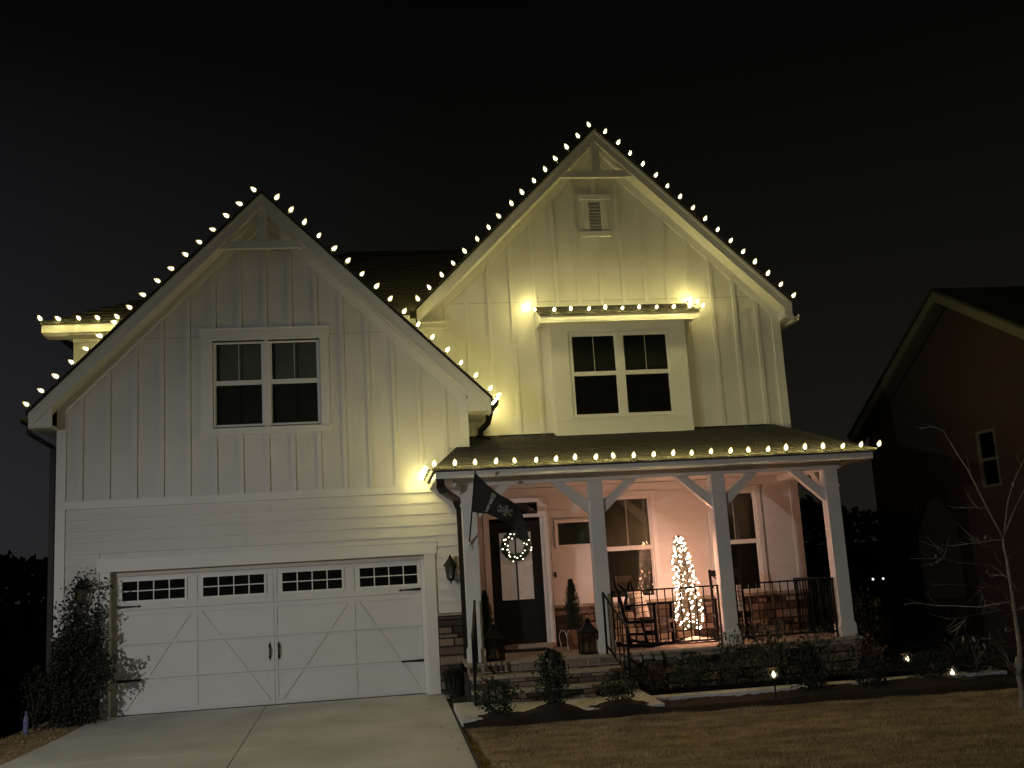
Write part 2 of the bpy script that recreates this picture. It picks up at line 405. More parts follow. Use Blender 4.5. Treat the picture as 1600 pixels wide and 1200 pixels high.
# ---- stones
_sv = []
for k in range(6):
    mb = MB(); j = lambda s: U(-s, s)
    bk = [(-.5, 0, -.5), (.5, 0, -.5), (.5, 0, .5), (-.5, 0, .5)]
    md = [(-.5 + abs(j(.03)), -.72 + j(.1), -.5 + abs(j(.06))), (.5 - abs(j(.03)), -.72 + j(.1), -.5 + abs(j(.06))), (.5 - abs(j(.03)), -.72 + j(.1), .5 - abs(j(.06))), (-.5 + abs(j(.03)), -.72 + j(.1), .5 - abs(j(.06)))]
    fr_ = [(-.42 + j(.04), -1 + j(.18), -.36 + j(.07)), (.42 + j(.04), -1 + j(.18), -.36 + j(.07)), (.42 + j(.04), -1 + j(.18), .36 + j(.07)), (-.42 + j(.04), -1 + j(.18), .36 + j(.07))]
    mb.v = bk + md + fr_
    for a, b in ((0, 4), (4, 8)):
        for q in range(4): mb.f.append((a + q, a + (q + 1) % 4, b + (q + 1) % 4, b + q))
    mb.f.append((8, 9, 10, 11)); me = mb.mesh('stone'); me.materials.append(M['stone']); _sv.append(me)
def stones(part_name, x0, x1, z0, z1, yf, depth=.05, rows=(.065, .15), ws=(.12, .38), back=.03, label=None):
    mb = B(x0, x1, yf, yf + back, z0, z1); p = mb.build(part_name, M['mortar'], house, label=label)
    z = z0; og = origin(p)
    while z < z1 - .02:
        h = U(*rows)
        if z + h > z1 - .035: h = z1 - z
        x = x0
        while x < x1 - .01:
            w = U(*ws) * (1.0 if h < .09 else 1.15)
            if x + w > x1 - .08: w = x1 - x
            s = bpy.data.objects.new('stone', random.choice(_sv)); COL.objects.link(s); s.parent = p
            g = U(.005, .011)
            s.location = Vector((x + w / 2, yf + .004, z + h / 2)) - og
            s.scale = (w - 2 * g, depth * U(.6, 1.15), h - 2 * g)
            x += w
        z += h
    return p

# ---- walls built as strips that follow a roof line and leave holes for windows
def wall_strips(mb, xs_, z0, top, holes, y0, y1):
    br = sorted(set(xs_ + [h[0] for h in holes] + [h[1] for h in holes]))
    br = [b for b in br if xs_[0] <= b <= xs_[-1]]
    for a, b in zip(br, br[1:]):
        if b - a < 1e-4: continue
        mid = (a + b) / 2; zs = z0
        for h in sorted([h for h in holes if h[0] < mid < h[1]], key=lambda h: h[2]):
            if h[2] > zs: mb.box(a, b, y0, y1, zs, h[2])
            zs = h[3]
        mb.prism([(a, zs), (b, zs), (b, top(b)), (a, top(a))], y0, y1)
    return mb

GX, GZ_, GS = 3.195, 8.094, .99      # garage gable apex and slope
MX, MZ, MS = 9.035, 9.62, .985       # main gable
gtop = lambda x: GZ_ - GS * abs(x - GX) - .20
mtop = lambda x: MZ - MS * abs(x - MX) - .20
WG = (2.357, 4.039, 4.325, 5.705)
gw = wall_strips(MB(), [0.0, GX, 6.4], 3.13, gtop, [WG], 0.0, .12).build('gable_wall', M['wall'], house, label='board and batten gable wall over the garage')
mw = wall_strips(MB(), [6.17, MX, 12.29], 3.2, mtop, [(8.05, 10.37, 4.02, 6.0)], YM, YM + .12).build('main_gable_wall', M['wall'], house, label='board and batten upper gable wall over the porch')
MB().prism([(5.70, 6.11), (6.165, 6.11), (6.165, mtop(6.165) - .03), (5.70, mtop(5.70) - .03)], YM - .001, YM + .1).build('gable_return', M['trim'], house)
uw = B(-.04, 6.17, YM + .004, YM + .12, 4.0, 6.08).build('upper_wall', M['wall'], house)
MB().box(-.04, .08, YM + .12, 10, 0, 6.06).build('side_wall', M['wall'], house)
MB().box(0, .12, .12, YM + .11, 0, 4.40).build('side_wall', M['wall'], house)
MB().box(12.17, 12.29, YM + .12, 10, 0, 6.06).build('side_wall', M['wall'], house)
MB().box(6.28, 6.4, .12, YM, 0, 4.40).build('side_wall', M['wall'], house)
MB().box(-.04, 12.29, 10, 10.12, 0, 6.06).build('back_wall', M['wall'], house)
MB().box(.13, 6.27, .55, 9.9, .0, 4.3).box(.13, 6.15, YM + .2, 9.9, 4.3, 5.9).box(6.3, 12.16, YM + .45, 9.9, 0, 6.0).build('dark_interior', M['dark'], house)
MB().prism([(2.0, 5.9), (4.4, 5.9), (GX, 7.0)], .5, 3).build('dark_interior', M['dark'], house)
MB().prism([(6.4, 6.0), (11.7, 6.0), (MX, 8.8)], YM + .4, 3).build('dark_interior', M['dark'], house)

# battens
def battens(par, xs_, z0f, ztf, yf, w=.066, t=.028, skips=()):
    for x in xs_:
        segs = [(z0f(x), ztf(x))]
        for (a, b, c, d) in skips:
            if a - .03 < x < b + .03:
                ns = []
                for s0, s1 in segs:
                    if d <= s0 or c >= s1: ns.append((s0, s1)); continue
                    if c > s0: ns.append((s0, c))
                    if d < s1: ns.append((d, s1))
                segs = ns
        for s0, s1 in segs:
            if s1 - s0 < .06: continue
            dx = w / 2
            MB().add([(x - dx, yf - t, s0), (x + dx, yf - t, s0), (x + dx, yf - t, s1 + (ztf(x + dx) - ztf(x) if s1 == ztf(x) else 0)), (x - dx, yf - t, s1 + (ztf(x - dx) - ztf(x) if s1 == ztf(x) else 0)),
                      (x - dx, yf + .002, s0), (x + dx, yf + .002, s0), (x + dx, yf + .002, s1), (x - dx, yf + .002, s1)],
                     [(0, 1, 2, 3), (7, 6, 5, 4), (1, 5, 6, 2), (4, 0, 3, 7), (3, 2, 6, 7), (0, 4, 5, 1)]).build('batten', M['board'], par)
rake_g = lambda x: GZ_ - GS * abs(x - GX) - .235 - .185
rake_m = lambda x: MZ - MS * abs(x - MX) - .235 - .185
battens(gw, [.35 + .4057 * k for k in range(15)], lambda x: 3.25, rake_g, 0.0, skips=[(2.13, 4.24, 4.16, 5.93)])
battens(mw, [9.025 + .408 * k for k in range(-6, 8)], lambda x: 4.0 if x > 6.4 else 4.1, rake_m, YM, skips=[(7.95, 10.47, 3.9, 6.42), (8.73, 9.305, 7.685, 8.49)])
# horizontal panel joints
MB().box(6.32, 12.15, YM - .003, YM + .001, 6.494, 6.502).build('panel_joint', M['seam'], mw)
MB().box(.14, 6.25, -.003, .001, 5.80, 5.806).build('panel_joint', M['seam'], gw)
# rake frieze boards, corner boards, belly band
def rake_board(xc, za, sl, xa, xb, off, h, y0, y1, par, m_=None, name='rake_board'):
    f = lambda x: za - sl * abs(x - xc) - off
    return MB().prism([(xa, f(xa)), (xb, f(xb)), (xb, f(xb) - h), (xa, f(xa) - h)], y0, y1).build(name, m_ or M['trim'], par)
for xa, xb in ((0.0, GX), (GX, 6.4)): rake_board(GX, GZ_, GS, xa, xb, .235, .185, -.024, .001, house)
for xa, xb in ((6.17, MX), (MX, 12.29)): rake_board(MX, MZ, MS, xa, xb, .235, .185, YM - .024, YM + .001, house)
B(-.012, .13, -.026, .002, 1.22, 4.70).build('corner_board', M['trim'], house)
B(-.012, .0, .002, .14, 1.22, 4.40).build('corner_board', M['trim'], house)
B(6.27, 6.412, -.026, .002, 1.22, 4.62).build('corner_board', M['trim'], house)
B(6.158, 6.31, YM - .028, YM + .002, 4.09, 6.22).build('corner_board', M['trim'], house)
B(12.15, 12.302, YM - .028, YM + .002, 1.20, 6.20).build('corner_board', M['trim'], house)
B(.13, 6.27, -.036, .002, 3.13, 3.25).build('belly_band', M['trim'], house, bevel=.004)
B(.13, 6.27, -.05, .002, 3.25, 3.262).build('band_flashing', M['trim'], house)
B(-.04, 6.15, YM - .02, YM + .003, 6.0, 6.085).build('frieze_board', M['trim'], house)

# lap siding
def laps(part_name, x0, x1, z0, z1, yf, holes=(), exp=.1738):
    p = wall_strips(MB(), [x0, x1], z0, lambda x: z1, list(holes), yf + .014, yf + .03).build(part_name, M['wall'], house)
    z = z1
    while z > z0 + .01:
        zb = max(z - exp, z0); segs = [(x0, x1)]
        for (a, b, c, d) in holes:
            if zb < d - .02 and z > c + .02:
                ns = []
                for s0, s1 in segs:
                    if a >= s1 or b <= s0: ns.append((s0, s1)); continue
                    if a > s0: ns.append((s0, a))
                    if b < s1: ns.append((b, s1))
                segs = ns
        for s0, s1 in segs:
            if s1 - s0 < .02: continue
            cuts = [s0]
            while s1 - cuts[-1] > 4.2: cuts.append(cuts[-1] + U(2.6, 3.66))
            cuts.append(s1)
            for c0, c1 in zip(cuts, cuts[1:]):
                g = .0015
                MB().add([(c0 + g, yf - .017, zb), (c1 - g, yf - .017, zb), (c1 - g, yf + .006, z), (c0 + g, yf + .006, z),
                          (c0 + g, yf + .0145, zb), (c1 - g, yf + .0145, zb), (c1 - g, yf + .0145, z), (c0 + g, yf + .0145, z)],
                         [(0, 1, 2, 3), (4, 7, 6, 5), (0, 4, 5, 1), (1, 5, 6, 2), (2, 6, 7, 3), (3, 7, 4, 0)]).build('siding_board', M['board'], p)
        z = zb
    return p
laps('garage_siding', .13, 6.27, 1.215, 3.13, 0.0, [(.64, 5.79, 0, 2.34)])
MB().box(.0, .64, .0, .12, 0, 3.13).box(5.76, 6.4, .0, .12, 0, 3.13).box(.64, 5.76, .031, .12, 2.2, 3.13).build('garage_wall', M['wall'], house).location.y += .031
# garage opening trim
B(.60, 5.80, -.034, .03, 2.150, 2.34).build('header_board', M['trim'], house, bevel=.004)
B(.58, 5.82, -.046, .03, 2.34, 2.356).build('header_cap', M['trim'], house)
B(5.592, 5.765, -.028, .03, -.01, 2.15).build('jamb_board', M['trim'], house, bevel=.003)
B(.655, .802, -.028, .03, -.01, 2.15).build('jamb_board', M['trim'], house, bevel=.003)
M['reveal'] = mat('jamb_reveal', (.62, .58, .52), .6, .1, 4)
B(.76, .802, .03, .16, -.01, 2.15).build('jamb_reveal', M['reveal'], house)
B(.802, .872, .125, .16, -.01, 2.075).build('door_stop', M['reveal'], house)
B(5.592, 5.63, .03, .16, -.01, 2.15).build('jamb_reveal', M['reveal'], house)
B(5.53, 5.592, .125, .16, -.01, 2.075).build('door_stop', M['vinyl'], house)
B(.802, 5.592, .03, .16, 2.15, 2.2).build('jamb_reveal', M['reveal'], house)
B(.802, 5.592, .125, .16, 2.075, 2.15).build('door_stop', M['reveal'], house)
# stone at the garage corners
stones('stone_veneer', 5.768, 6.40, -.05, 1.17, -.002, .06, ws=(.16, .42))
B(5.76, 6.42, -.075, .02, 1.172, 1.215).build('stone_cap', M['cap'], house, bevel=.006)
stones('stone_veneer', -.01, .652, -.05, 1.17, -.002, .06, ws=(.16, .42))
B(-.03, .66, -.075, .02, 1.172, 1.215).build('stone_cap', M['cap'], house, bevel=.006)

# ---- garage door
gd = B(.872, 5.53, .165, .20, .0, 2.076).build('garage_door', M['gdoor'], house, label='white carriage style garage door with A shaped braces and eight windows rows')
gd['label'] = 'white carriage style garage door with four small window rows and diagonal braces'
def child(mb, name, m_, par, **k): return mb.build(name, m_, par, **k)
secs = [(0.004, .512), (.518, 1.03), (1.036, 1.548), (1.554, 2.072)]
for z0, z1 in secs: child(B(.874, 5.528, .155, .166, z0, z1), 'door_section', M['gdoor'], gd, bevel=.003)
cols = [.872, 2.016, 3.225, 4.430, 5.53]
for z0, z1 in ((1.475, 1.545), (1.010, 1.028), (1.040, 1.10), (.470, .508), (.522, .565), (.01, .075), (1.998 + .0, 2.068), (1.56, 1.665)):
    child(B(.874, 5.528, .143, .156, z0, z1), 'rail', M['gdoor'], gd, bevel=.002)
for i, x in enumerate(cols):
    w = .055
    a, b = (x, x + w) if i == 0 else ((x - w, x) if i == 4 else (x - w, x + w))
    for z0, z1 in secs: child(B(a + .003, b - .003, .141, .157, z0 + .002, z1 - .002), 'stile', M['gdoor'], gd, bevel=.002)
child(B(3.222, 3.228, .139, .143, .01, 2.065), 'centre_groove', M['seam'], gd)
def brace(x0, z0, x1, z1, w=.045):
    # cut into one piece per door section
    for s0, s1 in secs[:3]:
        a, b = max(min(z0, z1), s0 + .004), min(max(z0, z1), s1 - .004)
        if b - a < .03: continue
        f = lambda z: x0 + (x1 - x0) * (z - z0) / (z1 - z0)
        child(MB().prism([(f(a) - w, a), (f(a) + w, a), (f(b) + w, b), (f(b) - w, b)], .1385, .157), 'brace', M['gdoor'], gd)
brace(1.93, 1.47, .98, .08); brace(2.10, 1.47, 3.12, .08); brace(4.34, 1.47, 3.31, .08); brace(4.51, 1.47, 5.43, .08)
M['gglass'] = mat('garage_window_glass', (.008, .008, .007), .07, spec=.5)
for x0, x1 in ((.945, 1.880), (2.155, 3.086), (3.364, 4.290), (4.568, 5.490)):
    z0, z1 = 1.699, 1.992; fr = .035
    child(MB().box(x0 - fr, x1 + fr, .136, .157, z1, z1 + fr).box(x0 - fr, x1 + fr, .136, .157, z0 - fr, z0).box(x0 - fr, x0, .136, .157, z0, z1).box(x1, x1 + fr, .136, .157, z0, z1), 'window_frame', M['vinyl'], gd)
    w = (x1 - x0) / 4
    for i in range(4):
        for j in range(2):
            child(B(x0 + i * w + .002, x0 + (i + 1) * w - .002, .150, .156, z0 + j * (z1 - z0) / 2 + .002, z0 + (j + 1) * (z1 - z0) / 2 - .002), 'pane', M['gglass'], gd)
    for i in (1, 2, 3): child(B(x0 + i * w - .008, x0 + i * w + .008, .140, .151, z0, z1), 'muntin', M['vinyl'], gd)
    child(B(x0, x1, .1385, .1505, (z0 + z1) / 2 - .008, (z0 + z1) / 2 + .008), 'muntin', M['vinyl'], gd)
for x, s in ((.874, 1), (5.528, -1)):
    for z in (1.61, .507):
        child(MB().prism([(x, z - .022), (x + s * .30, z - .010), (x + s * .325, z - .018), (x + s * .36, z), (x + s * .325, z + .018), (x + s * .30, z + .010), (x, z + .022)], .128, .143), 'strap_hinge', M['black'], gd)
for x in (3.155, 3.290):
    mb = MB().prism([(x - .012, .70), (x, .67), (x + .012, .70), (x + .02, .72), (x + .012, .745), (x + .008, .80), (x + .012, .86), (x + .02, .885), (x + .012, .91), (x, .945), (x - .012, .91), (x - .02, .885), (x - .012, .86), (x - .008, .80), (x - .012, .745), (x - .02, .72)], .128, .142)
    mb.tube([(x, .13, .74), (x, .095, .765), (x, .085, .81), (x, .095, .855), (x, .13, .88)], .009, 6)
    child(mb, 'pull_handle', M['black'], gd)
child(B(.874, 5.528, .15, .19, -.012, .003), 'bottom_seal', M['black'], gd)

# ---- windows
def sash_window(x0, x1, z0, z1, yf, zr, munt=True, blind=False, par=house, name='window', lowblind=False):
    f = .035
    w = MB().box(x0 - f, x1 + f, yf, yf + .08, z1, z1 + f).box(x0 - f, x1 + f, yf, yf + .08, z0 - f, z0).box(x0 - f, x0, yf, yf + .08, z0, z1).box(x1, x1 + f, yf, yf + .08, z0, z1)
    p = w.build(name, M['vinyl'], par)
    s = .02
    for a, b, y in ((zr + .035, z1, yf + .018), (z0, zr - .0, yf + .04)):
        MB().box(x0, x1, y, y + .02, b - s, b).box(x0, x1, y, y + .02, a, a + s).box(x0, x0 + s, y, y + .02, a + s, b - s).box(x1 - s, x1, y, y + .02, a + s, b - s).build('sash', M['vinyl'], p)
        B(x0 + s, x1 - s, y + .007, y + .011, a + s, b - s).build('pane', M['glass'], p)
    B(x0, x1, yf + .012, yf + .045, zr - .012, zr + .038).build('meeting_rail', M['vinyl'], p)
    if munt:
        xm = (x0 + x1) / 2; B(xm - .007, xm + .007, yf + .022, yf + .034, zr + .05, z1 - s).build('muntin', M['grille'], p)
        B(xm - .005, xm + .005, yf + .060, yf + .070, z0 + .02, zr - .02).build('blind_tape', M['blind'], p)
    if blind:
        mb = MB(); z = z1 - .01
        bot = z0 + .02
        while z > bot:
            mb.add([(x0 + .01, yf + .095, z - .040), (x1 - .01, yf + .095, z - .040), (x1 - .01, yf + .113, z), (x0 + .01, yf + .113, z)], [(0, 1, 2, 3)]); z -= .031
        b = mb.build('blind', M['blind'], p); b['kind'] = 'stuff'
    B(x0 + s, x1 - s, yf + .034, yf + .036, z0 + s, zr - s).build('insect_screen', M['screen'], p)
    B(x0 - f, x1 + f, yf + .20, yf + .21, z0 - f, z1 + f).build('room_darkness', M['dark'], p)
    return p
# garage gable pair
sash_window(2.385, 3.132, 4.345, 5.695, .0, 5.02, True, True)
sash_window(3.261, 4.012, 4.345, 5.695, .0, 5.02, True, True)
B(3.165, 3.228, -.006, .08, 4.31, 5.73).build('window_mullion', M['trim'], house)
B(2.175, 2.352, -.026, .004, 4.285, 5.756).build('window_casing', M['trim'], house)
B(4.047, 4.195, -.026, .004, 4.285, 5.756).build('window_casing', M['trim'], house)
B(2.155, 4.215, -.032, .004, 5.745, 5.92).build('window_head', M['trim'], house)
B(2.14, 4.23, -.045, .004, 5.92, 5.934).build('head_cap', M['trim'], house)
B(2.155, 4.215, -.040, .004, 4.185, 4.30).build('window_sill', M['trim'], house)

# bump-out bay with its own little roof
bw = wall_strips(MB(), [8.01, 10.41], 3.95, lambda x: 6.10, [(8.32, 9.175, 4.35, 5.84), (9.24, 10.12, 4.35, 5.84)], YB, YB + .06)
bw.box(8.01, 8.07, YB + .06, YM + .05, 3.95, 6.10).box(10.35, 10.41, YB + .06, YM + .05, 3.95, 6.10)
bay = bw.build('window_bay', M['wall'], house, label='shallow boxed bay with a pair of dark sash windows')
B(7.995, 8.30, YB - .02, YB + .002, 4.31, 5.885).build('bay_casing', M['trim'], bay)
B(10.12, 10.425, YB - .02, YB + .002, 4.31, 5.885).build('bay_casing', M['trim'], bay)
B(7.99, 10.43, YB - .03, YB + .002, 3.99, 4.295).build('bay_apron', M['trim'], bay, bevel=.004)
B(7.985, 10.435, YB - .045, YB + .002, 4.295, 4.315).build('bay_ledge', M['trim'], bay)
B(7.99, 10.43, YB - .028, YB + .002, 5.885, 6.06).build('bay_head', M['trim'], bay)
B(7.99, 8.012, YB + .01, YM, 3.99, 6.06).build('bay_side_board', M['trim'], bay)
sash_window(8.357, 9.141, 4.385, 5.805, YB - .012, 5.10, True, True, bay if False else house)
sash_window(9.277, 10.083, 4.385, 5.805, YB - .012, 5.10, True, True)
B(9.176, 9.242, YB - .016, YB + .05, 4.35, 5.84).build('window_mullion', M['trim'], house)
ax0, ax1, ay, az0, az1 = 7.78, 10.64, .435, 6.135, 6.40
aw = MB().add([(ax0, ay - .02, az0), (ax1, ay - .02, az0), (ax1 - .12, YM, az1), (ax0 + .0, YM, az1), (ax0, ay - .02, az0 - .03), (ax1, ay - .02, az0 - .03), (ax1 - .12, YM, az1 - .03), (ax0, YM, az1 - .03)],
              [(0, 1, 2, 3), (7, 6, 5, 4), (0, 4, 5, 1), (1, 5, 6, 2), (2, 6, 7, 3), (3, 7, 4, 0)]).build('awning_roof', M['shingle'], house, label='narrow shingled pent roof over the upper window')
for i in range(4):
    t0, t1 = i / 4, (i + 1) / 4
    y0_, y1_ = ay - .03 + (YM - ay) * t0, ay - .03 + (YM - ay) * t1 + .02; z0_, z1_ = az0 + (az1 - az0) * t0 + .012, az0 + (az1 - az0) * t1 + .012
    x = ax0
    while x < ax1 - .12 * t0 - .02:
        w = min(U(.2, .38), ax1 - .12 * t0 - x); z_ = U(0, .004)
        MB().hexa([(x + .004, y0_, z0_ - .012), (x + w - .004, y0_, z0_ - .012), (x + w - .004, y1_, z1_ - .012), (x + .004, y1_, z1_ - .012)],
                  [(x + .004, y0_, z0_ + z_), (x + w - .004, y0_, z0_ + z_), (x + w - .004, y1_, z1_ - .008), (x + .004, y1_, z1_ - .008)]).build('shingle', M['shingle'], aw); x += w
B(ax0, ax1, ay - .002, ay + .02, 5.985, 6.115).build('awning_fascia', M['trim'], aw, bevel=.003)
MB().add([(ax0, ay + .02, 5.985), (ax0, YM, 5.985), (ax0, YM, 6.37), (ax0, ay + .02, 6.11), (ax0 + .02, ay + .02, 5.985), (ax0 + .02, YM, 5.985), (ax0 + .02, YM, 6.37), (ax0 + .02, ay + .02, 6.11)],
         [(0, 3, 2, 1), (4, 5, 6, 7), (0, 1, 5, 4), (1, 2, 6, 5), (2, 3, 7, 6), (3, 0, 4, 7)]).build('awning_end', M['trim'], aw)
B(ax0 + .02, ax1 - .02, ay + .02, YM, 6.04, 6.055).build('awning_soffit', M['soffit'], aw)
B(ax0, ax1 - .1, YM - .035, YM + .001, 6.392, 6.425).build('wall_flashing', M['trim'], house)

# gable vent
gv = MB().box(8.80, 8.88, YM - .03, YM, 7.785, 8.39).box(9.15, 9.235, YM - .03, YM, 7.785, 8.39).build('gable_vent', M['trim'], house, label='white louvred vent high in the taller gable')
B(8.735, 9.30, YM - .045, YM + .001, 8.39, 8.49).build('vent_head', M['trim'], gv, bevel=.003)
B(8.75, 9.28, YM - .045, YM + .001, 7.69, 7.785).build('vent_sill', M['trim'], gv, bevel=.003)
B(8.88, 9.15, YM - .002, YM + .001, 7.785, 8.39).build('vent_back', M['seam'], gv)
MB().box(8.88, 8.905, YM - .026, YM, 7.80, 8.38).box(9.125, 9.15, YM - .026, YM, 7.80, 8.38).box(8.88, 9.15, YM - .026, YM, 8.365, 8.39).box(8.88, 9.15, YM - .026, YM, 7.785, 7.81).build('vent_frame', M['vinyl'], gv)
z = 7.83
while z < 8.36:
    MB().hexa([(8.905, YM - .026, z), (9.125, YM - .026, z), (9.125, YM - .004, z + .030), (8.905, YM - .004, z + .030)],
              [(8.905, YM - .026, z + .008), (9.125, YM - .026, z + .008), (9.125, YM - .004, z + .038), (8.905, YM - .004, z + .038)]).build('louvre', M['vinyl'], gv); z += .062

# ---- gable roofs
def gable_roof(xc, za, sl, xl, xr, yf, yw, yb, nm):
    f = lambda x: za - sl * abs(x - xc)
    r = MB().prism([(xl - .03, f(xl - .03)), (xc, za), (xc, za + .05), (xl - .03, f(xl - .03) + .04)], yf - .035, yb).build('roof', M['shingle_far'], house, label=nm)
    MB().prism([(xc, za), (xr + .03, f(xr + .03)), (xr + .03, f(xr + .03) + .04), (xc, za + .05)], yf - .035, yb).build('roof', M['shingle_far'], house, label=nm)
    for a, b in ((xl, xc), (xc, xr)):
        MB().prism([(a, f(a) - .001), (b, f(b) - .001), (b, f(b) - .235), (a, f(a) - .235)], yf, yf + .028).build('fascia', M['trim'], house)
        MB().prism([(a, f(a) - .001), (b, f(b) - .001), (b, f(b) - .06), (a, f(a) - .06)], yf - .018, yf).build('rake_moulding', M['trim'], house)
        MB().prism([(a, f(a) - .215), (b, f(b) - .215), (b, f(b) - .232), (a, f(a) - .232)], yf + .028, yw).build('soffit', M['soffit'], house)
    # shingle edge that shows above the fascia
    for a, b in ((xl - .03, xc), (xc, xr + .03)):
        n = int(abs(b - a) / .2)
        mb = MB()
        for i in range(n):
            p, q = a + (b - a) * i / n, a + (b - a) * (i + 1) / n; d = U(.0, .010)
            mb.prism([(p, f(p) + .041), (q, f(q) + .041), (q, f(q) + .052 + d), (p, f(p) + .052 + d)], yf - .045, yf + .6)
        mb.build('shingle_edge', M['shingle'], house, kind='stuff')
gable_roof(GX, GZ_, GS, -.335, 6.76, -.365, .0, 4.2, 'dark shingled roof of the garage gable')
gable_roof(MX, MZ, MS, 5.68, 12.43, .585, YM, 8.5, 'dark shingled roof of the taller gable')
# truss ornaments: collar and king post
def truss(xc, zc0, zc1, sl, za, yf):
    h = lambda z: (za - .235 - z) / sl
    p = MB().prism([(xc - h(zc0) - .14, zc0), (xc + h(zc0) + .14, zc0), (xc + h(zc1) + .14, zc1), (xc - h(zc1) - .14, zc1)], yf + .03, yf + .12).build('gable_truss', M['trim'], house)
    B(xc - .07, xc + .07, yf + .034, yf + .116, zc1, za - .24).build('king_post', M['trim'], p)
truss(GX, 7.175, 7.30, GS, GZ_, -.365)
truss(MX, 8.712, 8.838, MS, MZ, .585)
# closed eave returns and side eaves
MB().box(-.315, .0, -.30, .93, 4.38, 4.415).build('soffit', M['soffit'], house)
MB().box(-.335, -.315, -.337, .93, 4.415, 4.57).build('fascia', M['trim'], house)
MB().box(6.4, 6.739, -.30, .93, 4.38, 4.415).build('soffit', M['soffit'], house)
MB().box(6.74, 6.76, -.337, .93, 4.415, 4.56).build('fascia', M['trim'], house)
MB().prism([(-.334, 4.376), (-.002, 4.376), (-.002, 4.71)], -.3365, -.30).build('eave_return', M['trim'], house)
MB().prism([(6.402, 4.376), (6.739, 4.376), (6.739, 4.40), (6.402, 4.72)], -.3365, -.30).build('eave_return', M['trim'], house)
B(6.402, 6.43, -.30, .0, 4.376, 4.60).build('eave_return', M['trim'], house)
MB().box(12.29, 12.43, .61, 10, 5.98, 6.01).build('soffit', M['soffit'], house)
MB().prism([(12.29, 5.985), (12.43, 5.985), (12.43, 6.01), (12.29, 6.15)], .60, .935).build('eave_return', M['trim'], house)
MB().box(5.68, 6.17, .613, .93, 6.085, 6.11).build('soffit', M['soffit'], house)
# gutters
def gutter(pts, r=.055, name='gutter'):
    mb = MB(); a, b = Vector(pts[0]), Vector(pts[1]); d = (b - a).normalized(); x = d.cross(Vector((0, 0, 1))).normalized()
    prof = [(-.06, .06), (-.06, -.01), (-.045, -.05), (.04, -.05), (.06, .02), (.06, .06), (.052, .06), (.05, .0), (.035, -.042), (-.052, -.042), (-.052, .06)]
    A = [a + x * u + Vector((0, 0, w)) for u, w in prof]; Bq = [b + x * u + Vector((0, 0, w)) for u, w in prof]; n = len(prof)
    mb.add(A + Bq, [(i, (i + 1) % n, (i + 1) % n + n, i + n) for i in range(n)] + [tuple(range(n))[::-1], tuple(range(n, 2 * n))])
    return mb.build(name, M['bronze'], house)
gutter([(-.40, -.33, 4.50), (-.40, 9.8, 4.50)])
gutter([(6.83, .93, 4.50), (6.83, -.33, 4.50)])
g_ = gutter([(12.50, .60, 6.0), (12.50, 9.8, 6.0)]); g_.data.materials.clear(); g_.data.materials.append(M['trim'])
# second floor eave on the left
mr = MB()
mr.add([(-.45, .58, 6.235), (5.70, .58, 6.235), (8.45, 5.6, 9.0), (4.56, 5.6, 9.0), (-.45, 10.6, 6.235), (12.5, 10.6, 6.235)], [(0, 1, 2, 3), (0, 3, 4), (3, 2, 5, 4)])
mr.add([(-.45, .58, 6.20), (5.70, .58, 6.20), (8.45, 5.6, 8.96), (4.56, 5.6, 8.96), (-.45, 10.6, 6.20)], [(3, 2, 1, 0), (4, 3, 0)])
mr.build('roof', M['shingle_far'], house, label='dark main roof rising behind the two gables')
mb = MB()
for i in range(24):
    y0_ = .56 + i * .19; z0_ = 6.245 + (y0_ - .58) * .5508
    xa = -.47 + max(0, (y0_ - .58)); xb = min(5.66 + (z0_ - 6.235) / .985, 8.4)
    x = xa
    while x < xb:
        w = min(U(.25, .6), xb - x + .001)
        t = .012 + U(0, .012)
        mb.hexa([(x, y0_, z0_ - .01), (x + w - .006, y0_, z0_ - .01), (x + w - .006, y0_ + .2, z0_ + .10), (x, y0_ + .2, z0_ + .10)],
                [(x, y0_, z0_ + t), (x + w - .006, y0_, z0_ + t), (x + w - .006, y0_ + .2, z0_ + .112), (x, y0_ + .2, z0_ + .112)]); x += w
mb.build('shingles', M['shingle_far'], house, kind='stuff')
B(-.45, 5.66, .575, .597, 6.085, 6.225).build('fascia', M['trim'], house)
B(-.45, -.43, .597, YM, 6.085, 6.225).build('fascia', M['trim'], house)
MB().box(-.43, 5.68, .597, YM, 6.05, 6.075).build('soffit', M['soffit'], house)
MB().prism([(-.45, 6.085), (-.36, 6.03), (-.04, 6.03), (-.04, 6.085)], .60, .66).build('eave_return', M['trim'], house)
# small valley flashing box beside the taller gable
B(5.56, 5.67, .50, .62, 6.16, 6.28).build('gutter_end', M['bronze'], house)
# downspouts
def spout(pts, name='downspout', w=.075, d=.055):
    mb = MB()
    for a, b in zip(pts, pts[1:]):
        a, b = Vector(a), Vector(b); e = (b - a).normalized() * .012
        mb.bar(a - e, b + e, w, d)
    return mb.build(name, M['bronze'], house)
spout([(-.40, -.10, 4.46), (-.40, -.08, 4.33), (-.085, .06, 4.12), (-.085, .06, .12), (-.16, -.05, .02)])
spout([(5.80, -1.66, 3.20), (5.80, -1.62, 3.08), (5.85, -1.45, 3.02), (6.13, -.20, 2.98), (6.195, -.12, 2.84), (6.20, -.12, .20), (6.18, -.35, .03)], w=.115, d=.07)
spout([(6.83, .35, 4.46), (6.80, .60, 4.30), (6.70, .86, 4.22), (6.70, .86, 4.12)], w=.085)
spout([(6.67, .86, 4.12), (6.86, .62, 4.03)], w=.085)
for z in (2.45, 1.35): B(6.150, 6.252, -.15, -.085, z, z + .03).build('downspout_strap', M['bronze'], house)

# ================================================================== THE PORCH
DZ = .51
